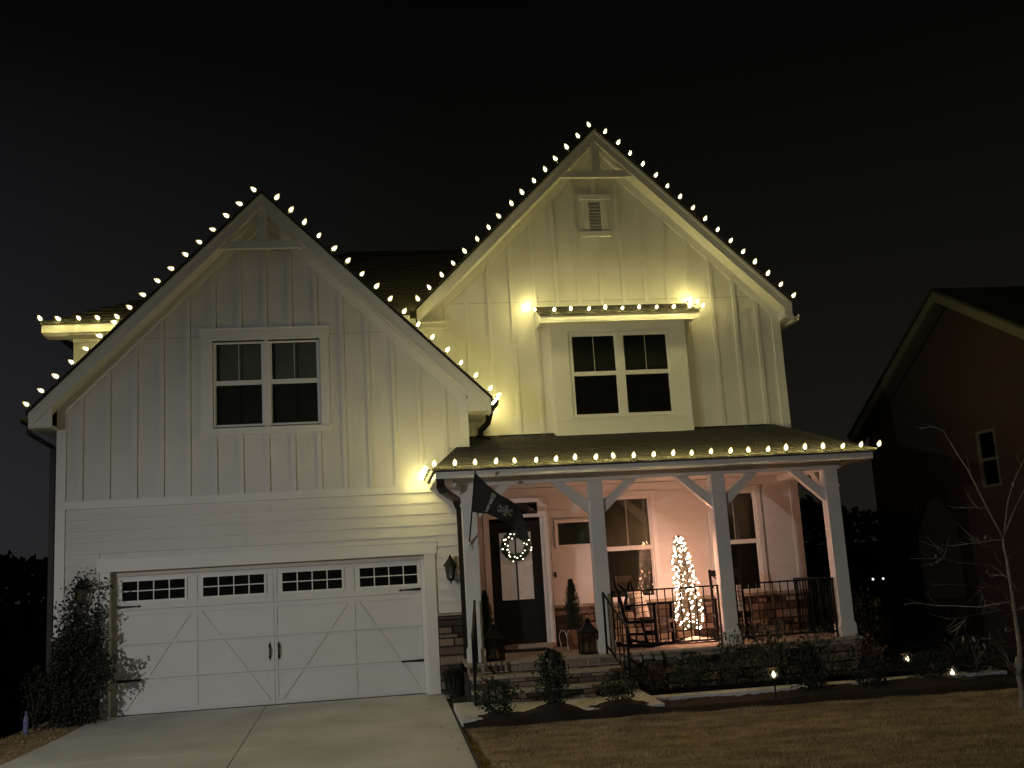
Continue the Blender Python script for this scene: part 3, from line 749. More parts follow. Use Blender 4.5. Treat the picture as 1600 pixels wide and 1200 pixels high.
# back wall of the porch
holes = [(6.76, 7.70, 0, 2.99), (7.93, 8.50, 2.20, 2.57), (8.72, 9.60, 1.20, 2.96), (10.68, 11.50, 1.20, 2.96)]
wall_strips(MB(), [6.40, 12.29], .40, lambda x: 3.2, holes, YM + .015, YM + .13).build('porch_wall', M['wall'], house)
laps('porch_siding', 6.40, 12.15, 1.20, 3.19, YM, [(6.64, 7.80, 0, 3.03), (7.87, 8.56, 2.14, 2.63), (8.64, 9.69, 1.2, 3.04), (10.59, 11.65, 1.2, 3.04)])
stones('stone_veneer', 7.80, 12.27, DZ, 1.145, YM + .0, .05, ws=(.16, .40))
stones('stone_veneer', 6.40, 6.66, DZ, 1.145, YM + .0, .05)
B(7.78, 12.31, YM - .085, YM + .01, 1.147, 1.195).build('stone_cap', M['cap'], house, bevel=.005)
# frieze, ceiling, beam
B(6.40, 12.31, YM - .022, YM + .0, 3.06, 3.19).build('frieze_board', M['trim'], house)
B(5.95, 12.28, -1.60, YM + .01, 3.20, 3.225).build('porch_ceiling', M['soffit'], house)
B(6.02, 12.15, -1.225, -1.045, 3.085, 3.20).build('porch_beam', M['trim'], house, bevel=.004)
B(6.02, 12.15, -1.245, -1.225, 3.165, 3.20).build('beam_moulding', M['trim'], house)
B(11.93, 12.10, -1.045, YM, 3.085, 3.20).build('porch_beam', M['trim'], house)
EX0, EX1, EY, EZ = 5.70, 12.50, -1.72, 3.30
TX0, TX1, TZ = 6.47, 11.92, 4.10
B(EX0 + .03, EX1 - .03, EY + .0, EY + .02, 3.175, EZ - .03).build('fascia', M['trim'], house)
B(EX0 + .03, EX0 + .05, EY + .02, -.0, 3.175, EZ - .03).build('fascia', M['trim'], house)
B(EX1 - .05, EX1 - .03, EY + .02, YM + .5, 3.175, EZ - .03).build('fascia', M['trim'], house)
MB().box(EX0 + .05, EX1 - .05, EY + .02, -1.60, 3.175, 3.20).box(EX0 + .05, 5.95, -1.60, 0, 3.175, 3.20).box(12.28, EX1 - .05, -1.60, YM, 3.175, 3.20).build('soffit', M['soffit'], house)
pr = MB().add([(EX0, EY - .02, EZ), (EX1, EY - .02, EZ), (TX1, YM, TZ), (TX0, YM, TZ), (EX0, 0, EZ), (EX1, YM + .4, EZ), (6.2, 0, 3.80)],
              [(0, 1, 2, 3), (0, 3, 6, 4), (1, 5, 2)]).add([(EX0, EY - .02, EZ - .03), (EX1, EY - .02, EZ - .03), (EX1, YM + .4, EZ - .03), (EX0, .0, EZ - .03), (EX0, EY - .02, EZ), (EX1, EY - .02, EZ), (EX1, YM + .4, EZ), (EX0, 0, EZ)],
                                                   [(0, 1, 5, 4), (1, 2, 6, 5), (3, 0, 4, 7), (3, 2, 1, 0)]).build('porch_roof', M['shingle'], house, label='shallow hipped porch roof of dark shingles')
NR = 20; slope_y = (YM - EY + .02) / NR
for i in range(NR):
    t0 = i / NR; t1 = min((i + 1.0) / NR, 1)
    y0_ = EY - .035 + (YM - EY) * t0; y1_ = EY - .035 + (YM - EY) * t1 + .03
    z0_ = EZ + (TZ - EZ) * t0 + .004; z1_ = EZ + (TZ - EZ) * t1 + .010
    xa = EX0 - .02 + (TX0 - EX0) * t0; xb = EX1 + .02 + (TX1 - EX1) * t0
    mb = MB(); x = xa
    while x < xb - .01:
        w = min(U(.14, .42), xb - x); th = .010 + U(0, .007)
        s1 = (TX0 - EX0) / NR if x == xa else 0
        mb.hexa([(x + .003, y0_, z0_ - .012), (x + w - .003, y0_, z0_ - .012), (x + w - .003, y1_, z1_ - .014), (x + .003 + s1, y1_, z1_ - .014)],
                [(x + .003, y0_, z0_ + th), (x + w - .003, y0_, z0_ + th), (x + w - .003, y1_, z1_ - .004), (x + .003 + s1, y1_, z1_ - .004)]); x += w
    mb.build('shingle_course', M['shingle'], pr)
mb = MB()
for i in range(24):
    t = i / 24; a = Vector((EX1 + (TX1 - EX1) * t, EY - .02 + (YM - EY) * t, EZ + (TZ - EZ) * t + .012)); b = a + Vector(((TX1 - EX1) / 24, (YM - EY) / 24, (TZ - EZ) / 24 + .004))
    mb.bar(a, b, .16, .014)
mb.build('hip_caps', M['shingle'], pr, kind='stuff')
B(6.48, 11.9, YM - .03, YM + .003, TZ + .006, TZ + .03).build('wall_flashing', M['bronze'], house)

# posts with plinth, collar and knee braces
POSTS = (6.135, 8.085, 10.022, 11.872)
for i, x in enumerate(POSTS):
    w = .215
    p = B(x, x + w, -1.23, -1.03, DZ, 3.085).build('porch_post', M['trim'], house, bevel=.004)
    B(x - .022, x + w + .022, -1.252, -1.008, DZ, .70).build('post_plinth', M['trim'], p, bevel=.006)
    B(x - .012, x + w + .012, -1.242, -1.018, .70, .722).build('plinth_cap', M['trim'], p)
    B(x - .014, x + w + .014, -1.244, -1.016, 2.80, 2.835).build('post_collar', M['trim'], p, bevel=.004)
    for s, e in ((-1, x), (1, x + w)):
        if i == 0 and s < 0: continue
        if i == 3 and s > 0: continue
        MB().prism([(e, 2.58), (e + s * .555, 3.085), (e + s * .375, 3.085), (e, 2.775)], -1.19, -1.07).build('knee_brace', M['trim'], p)
x = POSTS[3]
MB().add([(x + .05, -1.03, 2.575), (x + .17, -1.03, 2.575), (x + .17, -.53, 3.085), (x + .05, -.53, 3.085), (x + .05, -1.03, 2.785), (x + .17, -1.03, 2.785), (x + .17, -.70, 3.085), (x + .05, -.70, 3.085)],
         [(0, 1, 2, 3), (4, 7, 6, 5), (0, 4, 5, 1), (3, 2, 6, 7), (0, 3, 7, 4), (1, 5, 6, 2)]).build('knee_brace', M['trim'], house)

# deck, foundation and steps
deck = B(6.09, 12.14, -1.30, YM, .36, .462).build('porch_deck', M['concrete_step'], house)
xx = 6.06
while xx < 12.15:
    w = min(U(.55, .95), 12.16 - xx)
    if 12.16 - xx - w < .2: w = 12.16 - xx
    B(xx + .003, xx + w - .003, -1.335, -1.0, .462, DZ + U(-.003, .003)).build('deck_flagstone', M['cap'], deck, bevel=.008); xx += w
B(6.09, 12.14, -1.0, YM, .462, DZ - .004).build('deck_surface', M['concrete_step'], deck)
stones('foundation_stone', 8.34, 12.12, -.13, .462, -1.27, .05, ws=(.16, .42))
stones('foundation_stone', 6.10, 8.34, .30, .462, -1.27, .045, rows=(.06, .09), ws=(.12, .30), label='stone riser of the top step')
MB().box(12.09, 12.13, -1.27, YM, -.15, .462).box(6.09, 6.12, -1.27, 0, -.1, .462).build('foundation_side', M['mortar'], house)
steps = B(6.12, 8.32, -1.56, -1.27, -.1, .29).build('porch_steps', M['mortar'], house, label='three stone faced porch steps with pale flagstone treads')
def tread(x0, x1, y0, y1, z0, z1):
    xx = x0
    while xx < x1 - .01:
        w = min(U(.55, .9), x1 - xx)
        if x1 - xx - w < .25: w = x1 - xx
        B(xx + .003, xx + w - .003, y0, y1, z0, z1 + U(-.003, .003)).build('tread', M['cap'], steps, bevel=.007); xx += w
tread(6.10, 8.33, -1.635, -1.27, .29, .338)
MB().box(6.12, 8.32, -1.86, -1.56, -.1, .11).build('step_core', M['mortar'], steps)
tread(6.10, 8.33, -1.93, -1.56, .11, .158)
def stones_in(par, x0, x1, z0, z1, yf):
    z = z0
    while z < z1 - .01:
        h = U(.055, .085)
        if z + h > z1 - .035: h = z1 - z
        x = x0
        while x < x1 - .01:
            w = U(.12, .30)
            if x + w > x1 - .08: w = x1 - x
            s = bpy.data.objects.new('stone', random.choice(_sv)); COL.objects.link(s); s.parent = par
            s.location = Vector((x + w / 2, yf, z + h / 2)) - origin(par); s.scale = (w - .010, .035 * U(.6, 1.2), h - .010); x += w
        z += h
stones_in(steps, 6.12, 8.32, .158, .29, -1.562)
stones_in(steps, 6.12, 8.32, -.05, .11, -1.862)

# front door
fd = B(6.757, 7.640, YM + .03, YM + .075, .60, 2.632).build('front_door', M['doorpaint'], house, label='black front door with a four pane glazed upper half')
gx0, gx1, gz0, gz1 = 6.925, 7.470, 1.33, 2.455
MB().box(gx0 - .03, gx1 + .03, YM + .018, YM + .03, gz1, gz1 + .03).box(gx0 - .03, gx1 + .03, YM + .018, YM + .03, gz0 - .03, gz0).box(gx0 - .03, gx0, YM + .018, YM + .03, gz0, gz1).box(gx1, gx1 + .03, YM + .018, YM + .03, gz0, gz1).build('glazing_bead', M['doorpaint'], fd)
M['doorglass'] = mat('door_glass_added_glow', (.45, .41, .36), .18, 0, 6, .0, col2=(.36, .32, .28), spec=.6, emit=(1, .84, .68), estr=.075)  # pale tone and faint glow put into the pane to stand for hall light
xm, zm = (gx0 + gx1) / 2, 1.935
for a, b in ((gx0, xm - .013), (xm + .013, gx1)):
    for c, d in ((gz0, zm - .013), (zm + .013, gz1)):
        B(a, b, YM + .024, YM + .031, c, d).build('pane', M['doorglass'], fd)
MB().box(xm - .013, xm + .013, YM + .016, YM + .031, gz0, gz1).build('muntin', M['doorpaint'], fd)
MB().box(gx0, gx1, YM + .0165, YM + .0305, zm - .013, zm + .013).build('muntin', M['vinyl'], fd)
for a, b, c, d in ((6.86, 7.16, .72, 1.16), (7.235, 7.535, .72, 1.16)):
    MB().box(a, b, YM + .022, YM + .031, c, c + .02).box(a, b, YM + .022, YM + .031, d - .02, d).box(a, a + .02, YM + .022, YM + .031, c + .02, d - .02).box(b - .02, b, YM + .022, YM + .031, c + .02, d - .02).build('door_panel', M['doorpaint'], fd)
MB().lathe([(.026, 0), (.026, .01), (.012, .015), (.012, .04), (.026, .05), (.028, .065), (.018, .08)], 12).build('door_knob', M['brass'], fd)
kn = [o for o in fd.children if o.name.startswith('door_knob')][0]; kn.location = Vector((7.585, YM + .03, 1.42)) - origin(fd); kn.rotation_euler.x = math.pi / 2
B(6.66, 6.757, YM - .03, YM + .05, DZ, 2.70).build('door_casing', M['trim'], house, bevel=.004)
B(7.640, 7.70, YM - .012, YM + .05, DZ, 2.70).build('door_casing', M['trim'], house, bevel=.004)
B(7.70, 7.79, YM - .03, YM + .05, DZ, 2.98).build('door_casing', M['trim'], house, bevel=.004)
B(6.66, 7.70, YM - .026, YM + .05, 2.70, 2.755).build('door_head', M['trim'], house)
B(6.64, 7.80, YM - .032, YM + .05, 2.955, 3.03).build('transom_head', M['trim'], house)
B(6.66, 6.80, YM - .028, YM + .05, 2.755, 2.955).build('door_casing', M['trim'], house)
B(7.61, 7.70, YM - .026, YM + .05, 2.755, 2.955).build('door_casing', M['trim'], house)
B(6.80, 7.61, YM + .02, YM + .026, 2.755, 2.955).build('transom_pane', M['glass'], house)
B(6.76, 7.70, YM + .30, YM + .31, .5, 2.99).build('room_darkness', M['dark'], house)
B(6.68, 7.78, YM - .10, YM + .06, DZ, .600).build('door_sill', M['cap'], house, bevel=.005)
# small fixed window beside the door
sw = MB().box(7.88, 7.935, YM - .03, YM + .03, 2.145, 2.625).box(8.495, 8.55, YM - .03, YM + .03, 2.145, 2.625).box(7.935, 8.495, YM - .03, YM + .03, 2.57, 2.625).box(7.935, 8.495, YM - .03, YM + .03, 2.145, 2.195).build('window', M['trim'], house, label='small fixed window between front door and porch post')
B(7.935, 8.495, YM + .01, YM + .016, 2.195, 2.57).build('pane', M['glass'], sw)
B(7.93, 8.5, YM + .09, YM + .10, 2.19, 2.58).build('blind', M['blind'], sw)
for x0, x1 in ((8.755, 9.570), (10.70, 11.475)):
    p = sash_window(x0, x1, 1.245, 2.94, YM - .008, 2.065, True, False, house, 'window')
    B(x0 - .10, x0 - .03, YM - .03, YM + .002, 1.20, 2.975).build('window_casing', M['trim'], p)
    B(x1 + .03, x1 + .115, YM - .03, YM + .002, 1.20, 2.975).build('window_casing', M['trim'], p)
    B(x0 - .11, x1 + .125, YM - .036, YM + .002, 2.975, 3.05).build('window_head', M['trim'], p)
    B(x0 - .11, x1 + .125, YM - .06, YM + .002, 1.196, 1.222).build('window_sill', M['trim'], p)
    B(x0, x1, YM + .10, YM + .105, 1.25, 2.94).build('curtain', M['blind'], p)
db = B(7.825, 7.865, YM - .03, YM - .005, 1.66, 1.75).build('doorbell', M['black'], house)

# ---- doormat
tag(B(6.85, 7.60, .42, .84, DZ, DZ + .02).build('doormat', M['black'], None), 'dark doormat on the porch floor in front of the black door', 'doormat')

# ================================================================== LIGHTS ON THE HOUSE
_bm = MB().lathe([(.004, .040), (.011, .048), (.0135, .064), (.010, .084), (.003, .098)], 8); _nc = len(_bm.f)
_bm.lathe([(.008, .028), (.022, .034), (.031, .050), (.032, .066), (.025, .092), (.012, .114), (.002, .126)], 12)
_b = _bm.mesh('bulb', smooth=True); _b.materials.append(M['bulb']); _b.materials.append(M['bulb_halo_shell'])
for _i, _p in enumerate(_b.polygons): _p.material_index = 0 if _i < _nc else 1
M['socket'] = mat('green_socket', (.02, .035, .02), .5)
def bulb_string(pts, outs, label, loc, closed=False):
    t = thing('string_lights', loc, label, 'string lights', 'strings of warm bulbs along the roof edges')
    mb = MB(); o = origin(t)
    for p, d in zip(pts, outs):
        d = Vector(d).normalized(); p = Vector(p)
        b = bpy.data.objects.new('bulb', _b); COL.objects.link(b); b.parent = t; b.location = p - o; k_ = U(1.0, 1.2); b.scale = (k_, k_, k_)
        dd = (d + Vector((U(-.2, .2), U(-.2, .2), U(-.2, .2)))).normalized()
        b.rotation_euler = dd.to_track_quat('Z', 'Y').to_euler()
        mb.tube([p - dd * .006, p + dd * .034], .011, 6)
    mb.build('socket', M['socket'], t, kind='stuff')
    wire = []
    for i in range(len(pts) - 1):
        a, b = Vector(pts[i]), Vector(pts[i + 1])
        for k in range(4):
            q = a.lerp(b, k / 4); q.z -= .012 * math.sin(math.pi * k / 4); wire.append(q)
    wire.append(Vector(pts[-1]))
    MB().tube(wire, .0035, 5).build('cord', M['socket'], t)
    return t
def rake_string(xc, za, sl, xa, xb, yf, n, d, label):
    f = lambda x: za - sl * abs(x - xc) + .064
    pts = [(xa + (xb - xa) * i / (n - 1), yf - .005, f(xa + (xb - xa) * i / (n - 1))) for i in range(n)]
    bulb_string(pts, [d] * n, label, (xa, yf, f(xa)))
rake_string(GX, GZ_, GS, -.30, 3.14, -.365, 17, (-.86, -.15, .42), 'warm bulb string up the left edge of the garage gable')
rake_string(GX, GZ_, GS, 3.40, 6.72, -.365, 16, (.62, -.2, .75), 'warm bulb string down the right edge of the garage gable')
rake_string(MX, MZ, MS, 5.74, 8.98, .585, 16, (-.50, -.25, .82), 'warm bulb string up the left edge of the taller gable')
rake_string(MX, MZ, MS, 9.22, 12.43, .585, 16, (.45, -.25, .85), 'warm bulb string down the right edge of the taller gable')
n = 5
bulb_string([(-.42 + .305 * i, .53, 6.262) for i in range(n)], [(-.55, -.55, .5)] * n, 'short row of warm bulbs on the far left upstairs eave', (-.4, .53, 6.26))
n = 24
P_ = [(5.72 + (12.56 - 5.72) * i / (n - 1), EY - .015, EZ + .026) for i in range(n)]
bulb_string(P_, [(.0, -.55, .80)] * n, 'long row of warm bulbs along the porch eave', (5.7, EY, EZ))
bulb_string([(5.655, -1.62 + .29 * i, EZ + .015) for i in range(6)], [(-.9, -.1, .3)] * 6, 'warm bulbs on the short porch eave running back to the garage wall', (5.65, -.9, EZ))
bulb_string([(6.84, -.30 + .285 * i, 4.60) for i in range(5)], [(.9, -.2, .3)] * 5, 'warm bulbs on the garage side eave running back to the taller wall', (6.84, .2, 4.6))
pts = [(7.70, .86, 6.37), (7.695, .66, 6.29), (7.73, .45, 6.20)] + [(8.03 + .3035 * i, .40, 6.165) for i in range(9)] + [(10.66, .40, 6.165), (10.63, .60, 6.29), (10.56, .83, 6.39)]
bulb_string(pts, [(-.7, -.3, .4), (-.7, -.5, .3), (-.6, -.7, .3)] + [(0, -.85, .5)] * 9 + [(.4, -.7, .4), (.5, -.4, .5), (.4, -.3, .6)], 'warm bulbs round the little roof over the upstairs window', (9.2, .45, 6.2))
tag(MB().tube([Vector((5.72, -1.75, 3.31)), Vector((5.66, -1.2, 3.22)), Vector((5.70, -.02, 3.29))], .004, 5).build('extension_cord', M['socket'], None), 'thin dark cord drooping at the porch eave corner', 'cord')

# ---- wall lanterns
def wall_lantern(x, y, z0, s, label):
    t = thing('wall_lantern', (x, y, z0), label, 'wall lamp', 'coach lanterns either side of the garage door')
    c = (x, y - .15, z0)
    B(x - .09, x + .09, y - .035, y - .012, z0 + .10, z0 + .40).build('mounting_block', M['trim'], t)
    MB().tube([(x, y - .02, z0 + .30), (x, y - .07, z0 + .37), (x, y - .14, z0 + .40), (x, y - .15, z0 + .36)], .010, 8).build('arm', M['black'], t)
    MB().lathe([(.005, .43), (.02, .40), (.035, .37), (.075, .31), (.115, .265), (.118, .25), (.095, .248)][::-1], 8, c).build('cap', M['black'], t)
    MB().lathe([(.052, .052), (.086, .25)], 6, c).build('glass', M['lamp_glass'], t)
    mb = MB()
    for k in range(6):
        a = 2 * math.pi * k / 6
        mb.bar((c[0] + .054 * math.cos(a), c[1] + .054 * math.sin(a), z0 + .05), (c[0] + .089 * math.cos(a), c[1] + .089 * math.sin(a), z0 + .252), .010, .010)
    mb.build('cage', M['black'], t)
    MB().lathe([(.004, -.03), (.014, -.015), (.010, .005), (.03, .02), (.058, .045), (.060, .058)], 8, c).build('base', M['black'], t)
    return t
wall_lantern(5.995, 0.0, 1.69, 1, 'black coach lantern beside the downspout right of the garage door')
wall_lantern(.415, 0.0, 1.66, 1, 'black coach lantern above the climbing vine left of the garage door')

# ---- flag on its pole
pole = thing('flag_pole', (6.235, -1.25, 2.2), 'slim flag pole angled out from the leftmost porch post', 'flag pole')
A_, Z_ = Vector((6.212, -1.26, 2.23)), Vector((6.279, -2.10, 3.235))
MB().tube([A_, Z_], .012, 8).build('pole', M['black'], pole)
MB().tube([Z_, Z_ + Vector((.002, -.02, .025))], .018, 8).build('finial', M['brass'], pole)
MB().box(6.175, 6.255, -1.252, -1.232, 2.15, 2.30).tube([(6.212, -1.24, 2.20), (6.214, -1.29, 2.27)], .022, 8).build('bracket', M['trim'], pole)
# cloth: pixel curves of the photograph fix the shape, each with a real distance
def catm(P, t):
    n = len(P) - 1; s = min(max(t, 0), .9999) * n; i = int(s); f = s - i
    p0, p1, p2, p3 = P[max(i - 1, 0)], P[i], P[i + 1], P[min(i + 2, n)]
    return .5 * ((2 * p1) + (p2 - p0) * f + (2 * p0 - 5 * p1 + 4 * p2 - p3) * f * f + (3 * p1 - p0 - 3 * p2 + p3) * f ** 3)
TOP = [px(742.5, 738, 1, -2.07), px(762, 757.5, 1, -2.04), px(782, 773, 1, -1.98), px(799, 783, 1, -1.90), px(811, 793, 1, -1.82), px(820, 812, 1, -1.80), px(827, 842, 1, -1.74)]
BOT = [px(736.5, 799, 1, -1.64), px(751, 802, 1, -1.70), px(763, 803, 1, -1.73), px(780, 811, 1, -1.72), px(795, 818, 1, -1.68), px(803, 826, 1, -1.60), px(812, 844, 1, -1.62)]
def cloth(u, v):
    a, b = catm(TOP, u), catm(BOT, u); p = a.lerp(b, v)
    p.y += .030 * math.sin(u * 9 + v * 2.2) * (.25 + u) + .02 * math.sin(v * 6 + u * 4) * u
    p.z -= .03 * math.sin(math.pi * v) * (1 - u) * .5
    return p
mb = MB(); nu, nv = 46, 20
mb.v = [tuple(cloth(i / (nu - 1), j / (nv - 1))) for j in range(nv) for i in range(nu)]
mb.f = [(j * nu + i, j * nu + i + 1, (j + 1) * nu + i + 1, (j + 1) * nu + i) for j in range(nv - 1) for i in range(nu - 1)]
fl = thing('flag', (6.45, -1.9, 2.9), 'dark winter flag with a white snowflake and vertical lettering, hanging from the angled pole', 'flag')
c_ = mb.build('cloth', M['flag'], fl, True); sd = c_.modifiers.new('thick', 'SOLIDIFY'); sd.thickness = .003
def on_cloth(u, v, lift=.007):
    p = cloth(u, v); du = cloth(u + .01, v) - p; dv = cloth(u, v + .01) - p; n_ = du.cross(dv).normalized()
    if n_.dot(CAM - p) < 0: n_ = -n_
    return p + n_ * lift
cu = bpy.data.curves.new('lettering', 'FONT'); cu.body = 'HAPPY WINTER'; cu.size = 1; cu.align_x = 'CENTER'; cu.align_y = 'CENTER'
to = bpy.data.objects.new('tmp_text', cu); COL.objects.link(to)
bpy.context.view_layer.update()
tm = bpy.data.meshes.new_from_object(to.evaluated_get(bpy.context.evaluated_depsgraph_get()))
bpy.data.objects.remove(to)
xs_ = [v.co.x for v in tm.vertices]; L_ = max(xs_) - min(xs_)
og = origin(fl)
for v in tm.vertices:     # text reads from the lower edge up to the upper edge of the flag
    vv = .5 - (v.co.x / L_) * .82; uu = .285 - v.co.y * -.062 if False else .27 + (-v.co.y) * .075
    p = on_cloth(uu, vv) - og; v.co = p
tm.name = 'lettering'; tm.materials.clear(); tm.materials.append(M['print'])
link('lettering', tm, None, fl)
mb = MB()
def dot(du_, dv_, r=.0135):
    uc, vc = .505, .50
    pts_ = []
    for k in range(6):
        a = math.pi / 3 * k; pts_.append(on_cloth(uc + du_ + r * .8 * math.cos(a), vc + dv_ + r * 1.7 * math.sin(a)))
    mb.add(pts_, [(0, 1, 2, 3, 4, 5)])
dot(0, 0)
for k in range(6):
    a = math.pi / 3 * k + .3
    for j_ in (1, 2, 3):
        r_ = .031 * j_; dot(r_ * math.cos(a) * 1.15, r_ * math.sin(a) * 2.2)
    for j_, off in ((2, .35), (2, -.35), (3, .22), (3, -.22)):
        r_ = .034 * j_; dot(r_ * math.cos(a + off) * 1.15, r_ * math.sin(a + off) * 2.2, .008)
mb.build('snowflake_print', M['print'], fl)

# ---- wreath on the door
wr = thing('wreath', (7.19, YM - .06, 2.225), 'green wreath dotted with small white lights on the black door', 'wreath')
mb = MB()
for i in range(1300):
    a = U(0, 2 * math.pi); b = U(0, 2 * math.pi); r = .20 + .075 * math.cos(b) * U(.3, 1); y = -.06 + .05 * math.sin(b)
    p = Vector((7.19 + r * math.cos(a), YM + y, 2.225 + r * math.sin(a)))
    d = Vector((-math.sin(a) + U(-.9, .9), U(-.9, .5), math.cos(a) + U(-.9, .9))).normalized() * U(.03, .06)
    s = d.cross(Vector((U(-1, 1), U(-1, 1), U(-1, 1)))).normalized() * .006
    mb.add([p - s, p + s, p + d], [(0, 1, 2)])
mb.build('greenery', M['needle'], wr, kind='stuff')
mb = MB(); mb.tube([(7.19 + .20 * math.cos(a), YM - .06, 2.225 + .20 * math.sin(a)) for a in lin(0, 2 * math.pi, 25)], .060, 6, False).build('ring', M['needle'], wr)
_m = MB().lathe([(.001, -.008), (.007, -.004), (.0085, 0), (.007, .004), (.001, .008)], 6).mesh('light'); _m.materials.append(M['mini_white'])
for i in range(30):
    a = 2 * math.pi * (i + U(-.45, .45)) / 30; r = .205 + U(-.075, .075)
    o = bpy.data.objects.new('light', _m); COL.objects.link(o); o.parent = wr
    o.location = Vector((7.19 + r * math.cos(a), YM - .115 - U(0, .012), 2.225 + r * math.sin(a))) - origin(wr)
    o.scale = (U(.9, 1.3),) * 3
# ================================================================== RAILINGS
def railing(a, b, label, n=None, zt=1.395, zb=.60, group='black metal porch railings', post_ends=(True, True)):
    a, b = Vector((a[0], a[1], 0)), Vector((b[0], b[1], 0)); L = (b - a).length; d = (b - a) / L
    t = thing('railing', (a.x, a.y, DZ), label, 'railing', group)
    MB().bar(a + Vector((0, 0, zt)), b + Vector((0, 0, zt)), .040, .024).build('top_rail', M['black'], t)
    MB().bar(a + Vector((0, 0, zb)), b + Vector((0, 0, zb)), .026, .026).build('bottom_rail', M['black'], t)
    n = n or int(L / .117)
    me = None
    for i in range(1, n):
        p = a + d * (L * i / n)
        MB().box(p.x - .0075, p.x + .0075, p.y - .0075, p.y + .0075, zb, zt).build('baluster', M['black'], t)
    for e, f in ((a + d * .02, post_ends[0]), (b - d * .02, post_ends[1])):
        if f: MB().box(e.x - .016, e.x + .016, e.y - .016, e.y + .016, DZ, zt).build('end_post', M['black'], t)
    return t
railing((8.31, -1.13), (10.01, -1.13), 'black porch railing in front of the lit tree, between the two middle posts')
railing((10.25, -1.13), (11.86, -1.13), 'black porch railing between the two right hand posts')
railing((12.05, -1.02), (12.05, .90), 'black railing closing the right end of the porch')
def handrail(xt, xb, label):
    t = thing('handrail', (xt, -1.3, 0), label, 'handrail', 'black handrails beside the porch steps')
    top, bot = Vector((xt, -1.36, 1.40)), Vector((xb, -1.98, .90))
    MB().tube([top + Vector((0, .03, -.03)), top, top + Vector((0, -.05, -.02)), top.lerp(bot, .35) + Vector((0, 0, -.01)), top.lerp(bot, .75), bot + Vector((0, .03, .03)), bot, bot + Vector((0, -.03, -.05)), bot + Vector((0, -.0, -.08))], .018, 8).build('rail', M['black'], t)
    MB().bar((xt, -1.36, 1.385), (xt, -1.36, DZ), .030, .030).build('upper_newel', M['black'], t)
    MB().bar((xb, -1.95, .90), (xb, -1.95, -.02), .030, .030).build('lower_newel', M['black'], t)
    MB().bar((xt, -1.36, .64), (xb, -1.95, .22), .024, .024).build('bottom_rail', M['black'], t)
    for i in range(1, 5):
        f = i / 5; x = xt + (xb - xt) * f; y = -1.36 - .59 * f
        MB().box(x - .007, x + .007, y - .007, y + .007, .64 - .42 * f, 1.385 - .48 * f).build('baluster', M['black'], t)
handrail(6.235, 6.125, 'black handrail on the left side of the porch steps')
handrail(8.155, 8.335, 'black handrail on the right side of the porch steps')

# ================================================================== THINGS ON THE PORCH
def rocking_chair(loc, rz, label):
    t = thing('rocking_chair', loc, label, 'rocking chair', 'black rocking chairs on the porch')
    o = Vector(loc); ORI[t.name] = Vector((0, 0, 0))      # parts in the chair's own space, facing -y
    Wd = .29
    for i in range(6):
        y = -.27 + .092 * i
        B(-.27, .27, y, y + .082, .405 + .0 - .012 * i * .6, .427 - .012 * i * .6).build('seat_slat', M['wood'], t)
    for s in (-1, 1):
        mb = MB(); pts = [(s * .27, .52 - 0, .075), (s * .27, .34, .035), (s * .27, .1, .012), (s * .27, -.15, .015), (s * .27, -.38, .05), (s * .27, -.44, .075)]
        for a, b in zip(pts, pts[1:]): mb.bar(a, b, .035, .045)
        mb.build('rocker', M['wood'], t)
        MB().bar((s * .27, -.27, .03), (s * .27, -.27, .64), .048, .048).build('front_leg', M['wood'], t)
        MB().bar((s * .255, .20, .03), (s * .245, .44, 1.12), .045, .035).build('back_post', M['wood'], t)
        MB().bar((s * .285, .30, .635), (s * .285, -.33, .655), .085, .026).build('armrest', M['wood'], t)
        MB().bar((s * .27, -.27, .20), (s * .26, .22, .20), .025, .04).build('side_stretcher', M['wood'], t)
        MB().bar((s * .20, .30, .66), (-s * .20, .415, 1.02), .045, .018).build('back_slat', M['wood'], t)
        MB().box(s * .27 - .018, s * .27 + .018, -.27, .24, .365, .405).build('seat_rail', M['wood'], t)
    MB().bar((-.27, .428, 1.06), (.27, .428, 1.06), .03, .10).build('crest_rail', M['wood'], t)
    MB().bar((-.25, .275, .60), (.25, .275, .60), .022, .06).build('lower_back_rail', M['wood'], t)
    MB().bar((-.25, .35, .84), (.25, .35, .84), .018, .04).build('mid_back_rail', M['wood'], t)
    B(-.27, .27, -.292, -.268, .345, .405).build('front_rail', M['wood'], t)
    MB().bar((-.27, -.27, .22), (.27, -.27, .22), .03, .045).build('front_stretcher', M['wood'], t)
    t.rotation_euler.z = rz; t.scale = (1, 1, 1)
    return t
def pillow(loc, rz, tilt, label):
    mb = MB(); n = 13; s_ = .225
    for side in (-1, 1):
        b0 = len(mb.v)
        for j in range(n):
            for i in range(n):
                u, v = -1 + 2 * i / (n - 1), -1 + 2 * j / (n - 1)
                bul = (max(0, 1 - u * u) * max(0, 1 - v * v)) ** .45
                pin = 1 - .07 * (1 - abs(u) ** 2) * (abs(v) > .99) - .0
                mb.v.append((u * s_ * (1 - .06 * (1 - v * v)), side * (.075 * bul + .003), v * s_ * (1 - .06 * (1 - u * u))))
        for j in range(n - 1):
            for i in range(n - 1):
                q = (b0 + j * n + i, b0 + j * n + i + 1, b0 + (j + 1) * n + i + 1, b0 + (j + 1) * n + i); mb.f.append(q if side < 0 else q[::-1])
    o = mb.build('pillow', M['plaid'], None, True); o.location = loc; o.rotation_euler = (tilt, 0, rz)
    tag(o, label, 'pillow', 'checked pillows on the rocking chairs'); return o
rocking_chair((9.10, -.28, DZ), math.radians(46), 'black rocking chair left of the small lit tree')
rocking_chair((10.50, -.18, DZ), math.radians(-12), 'black rocking chair half hidden behind the third porch post')
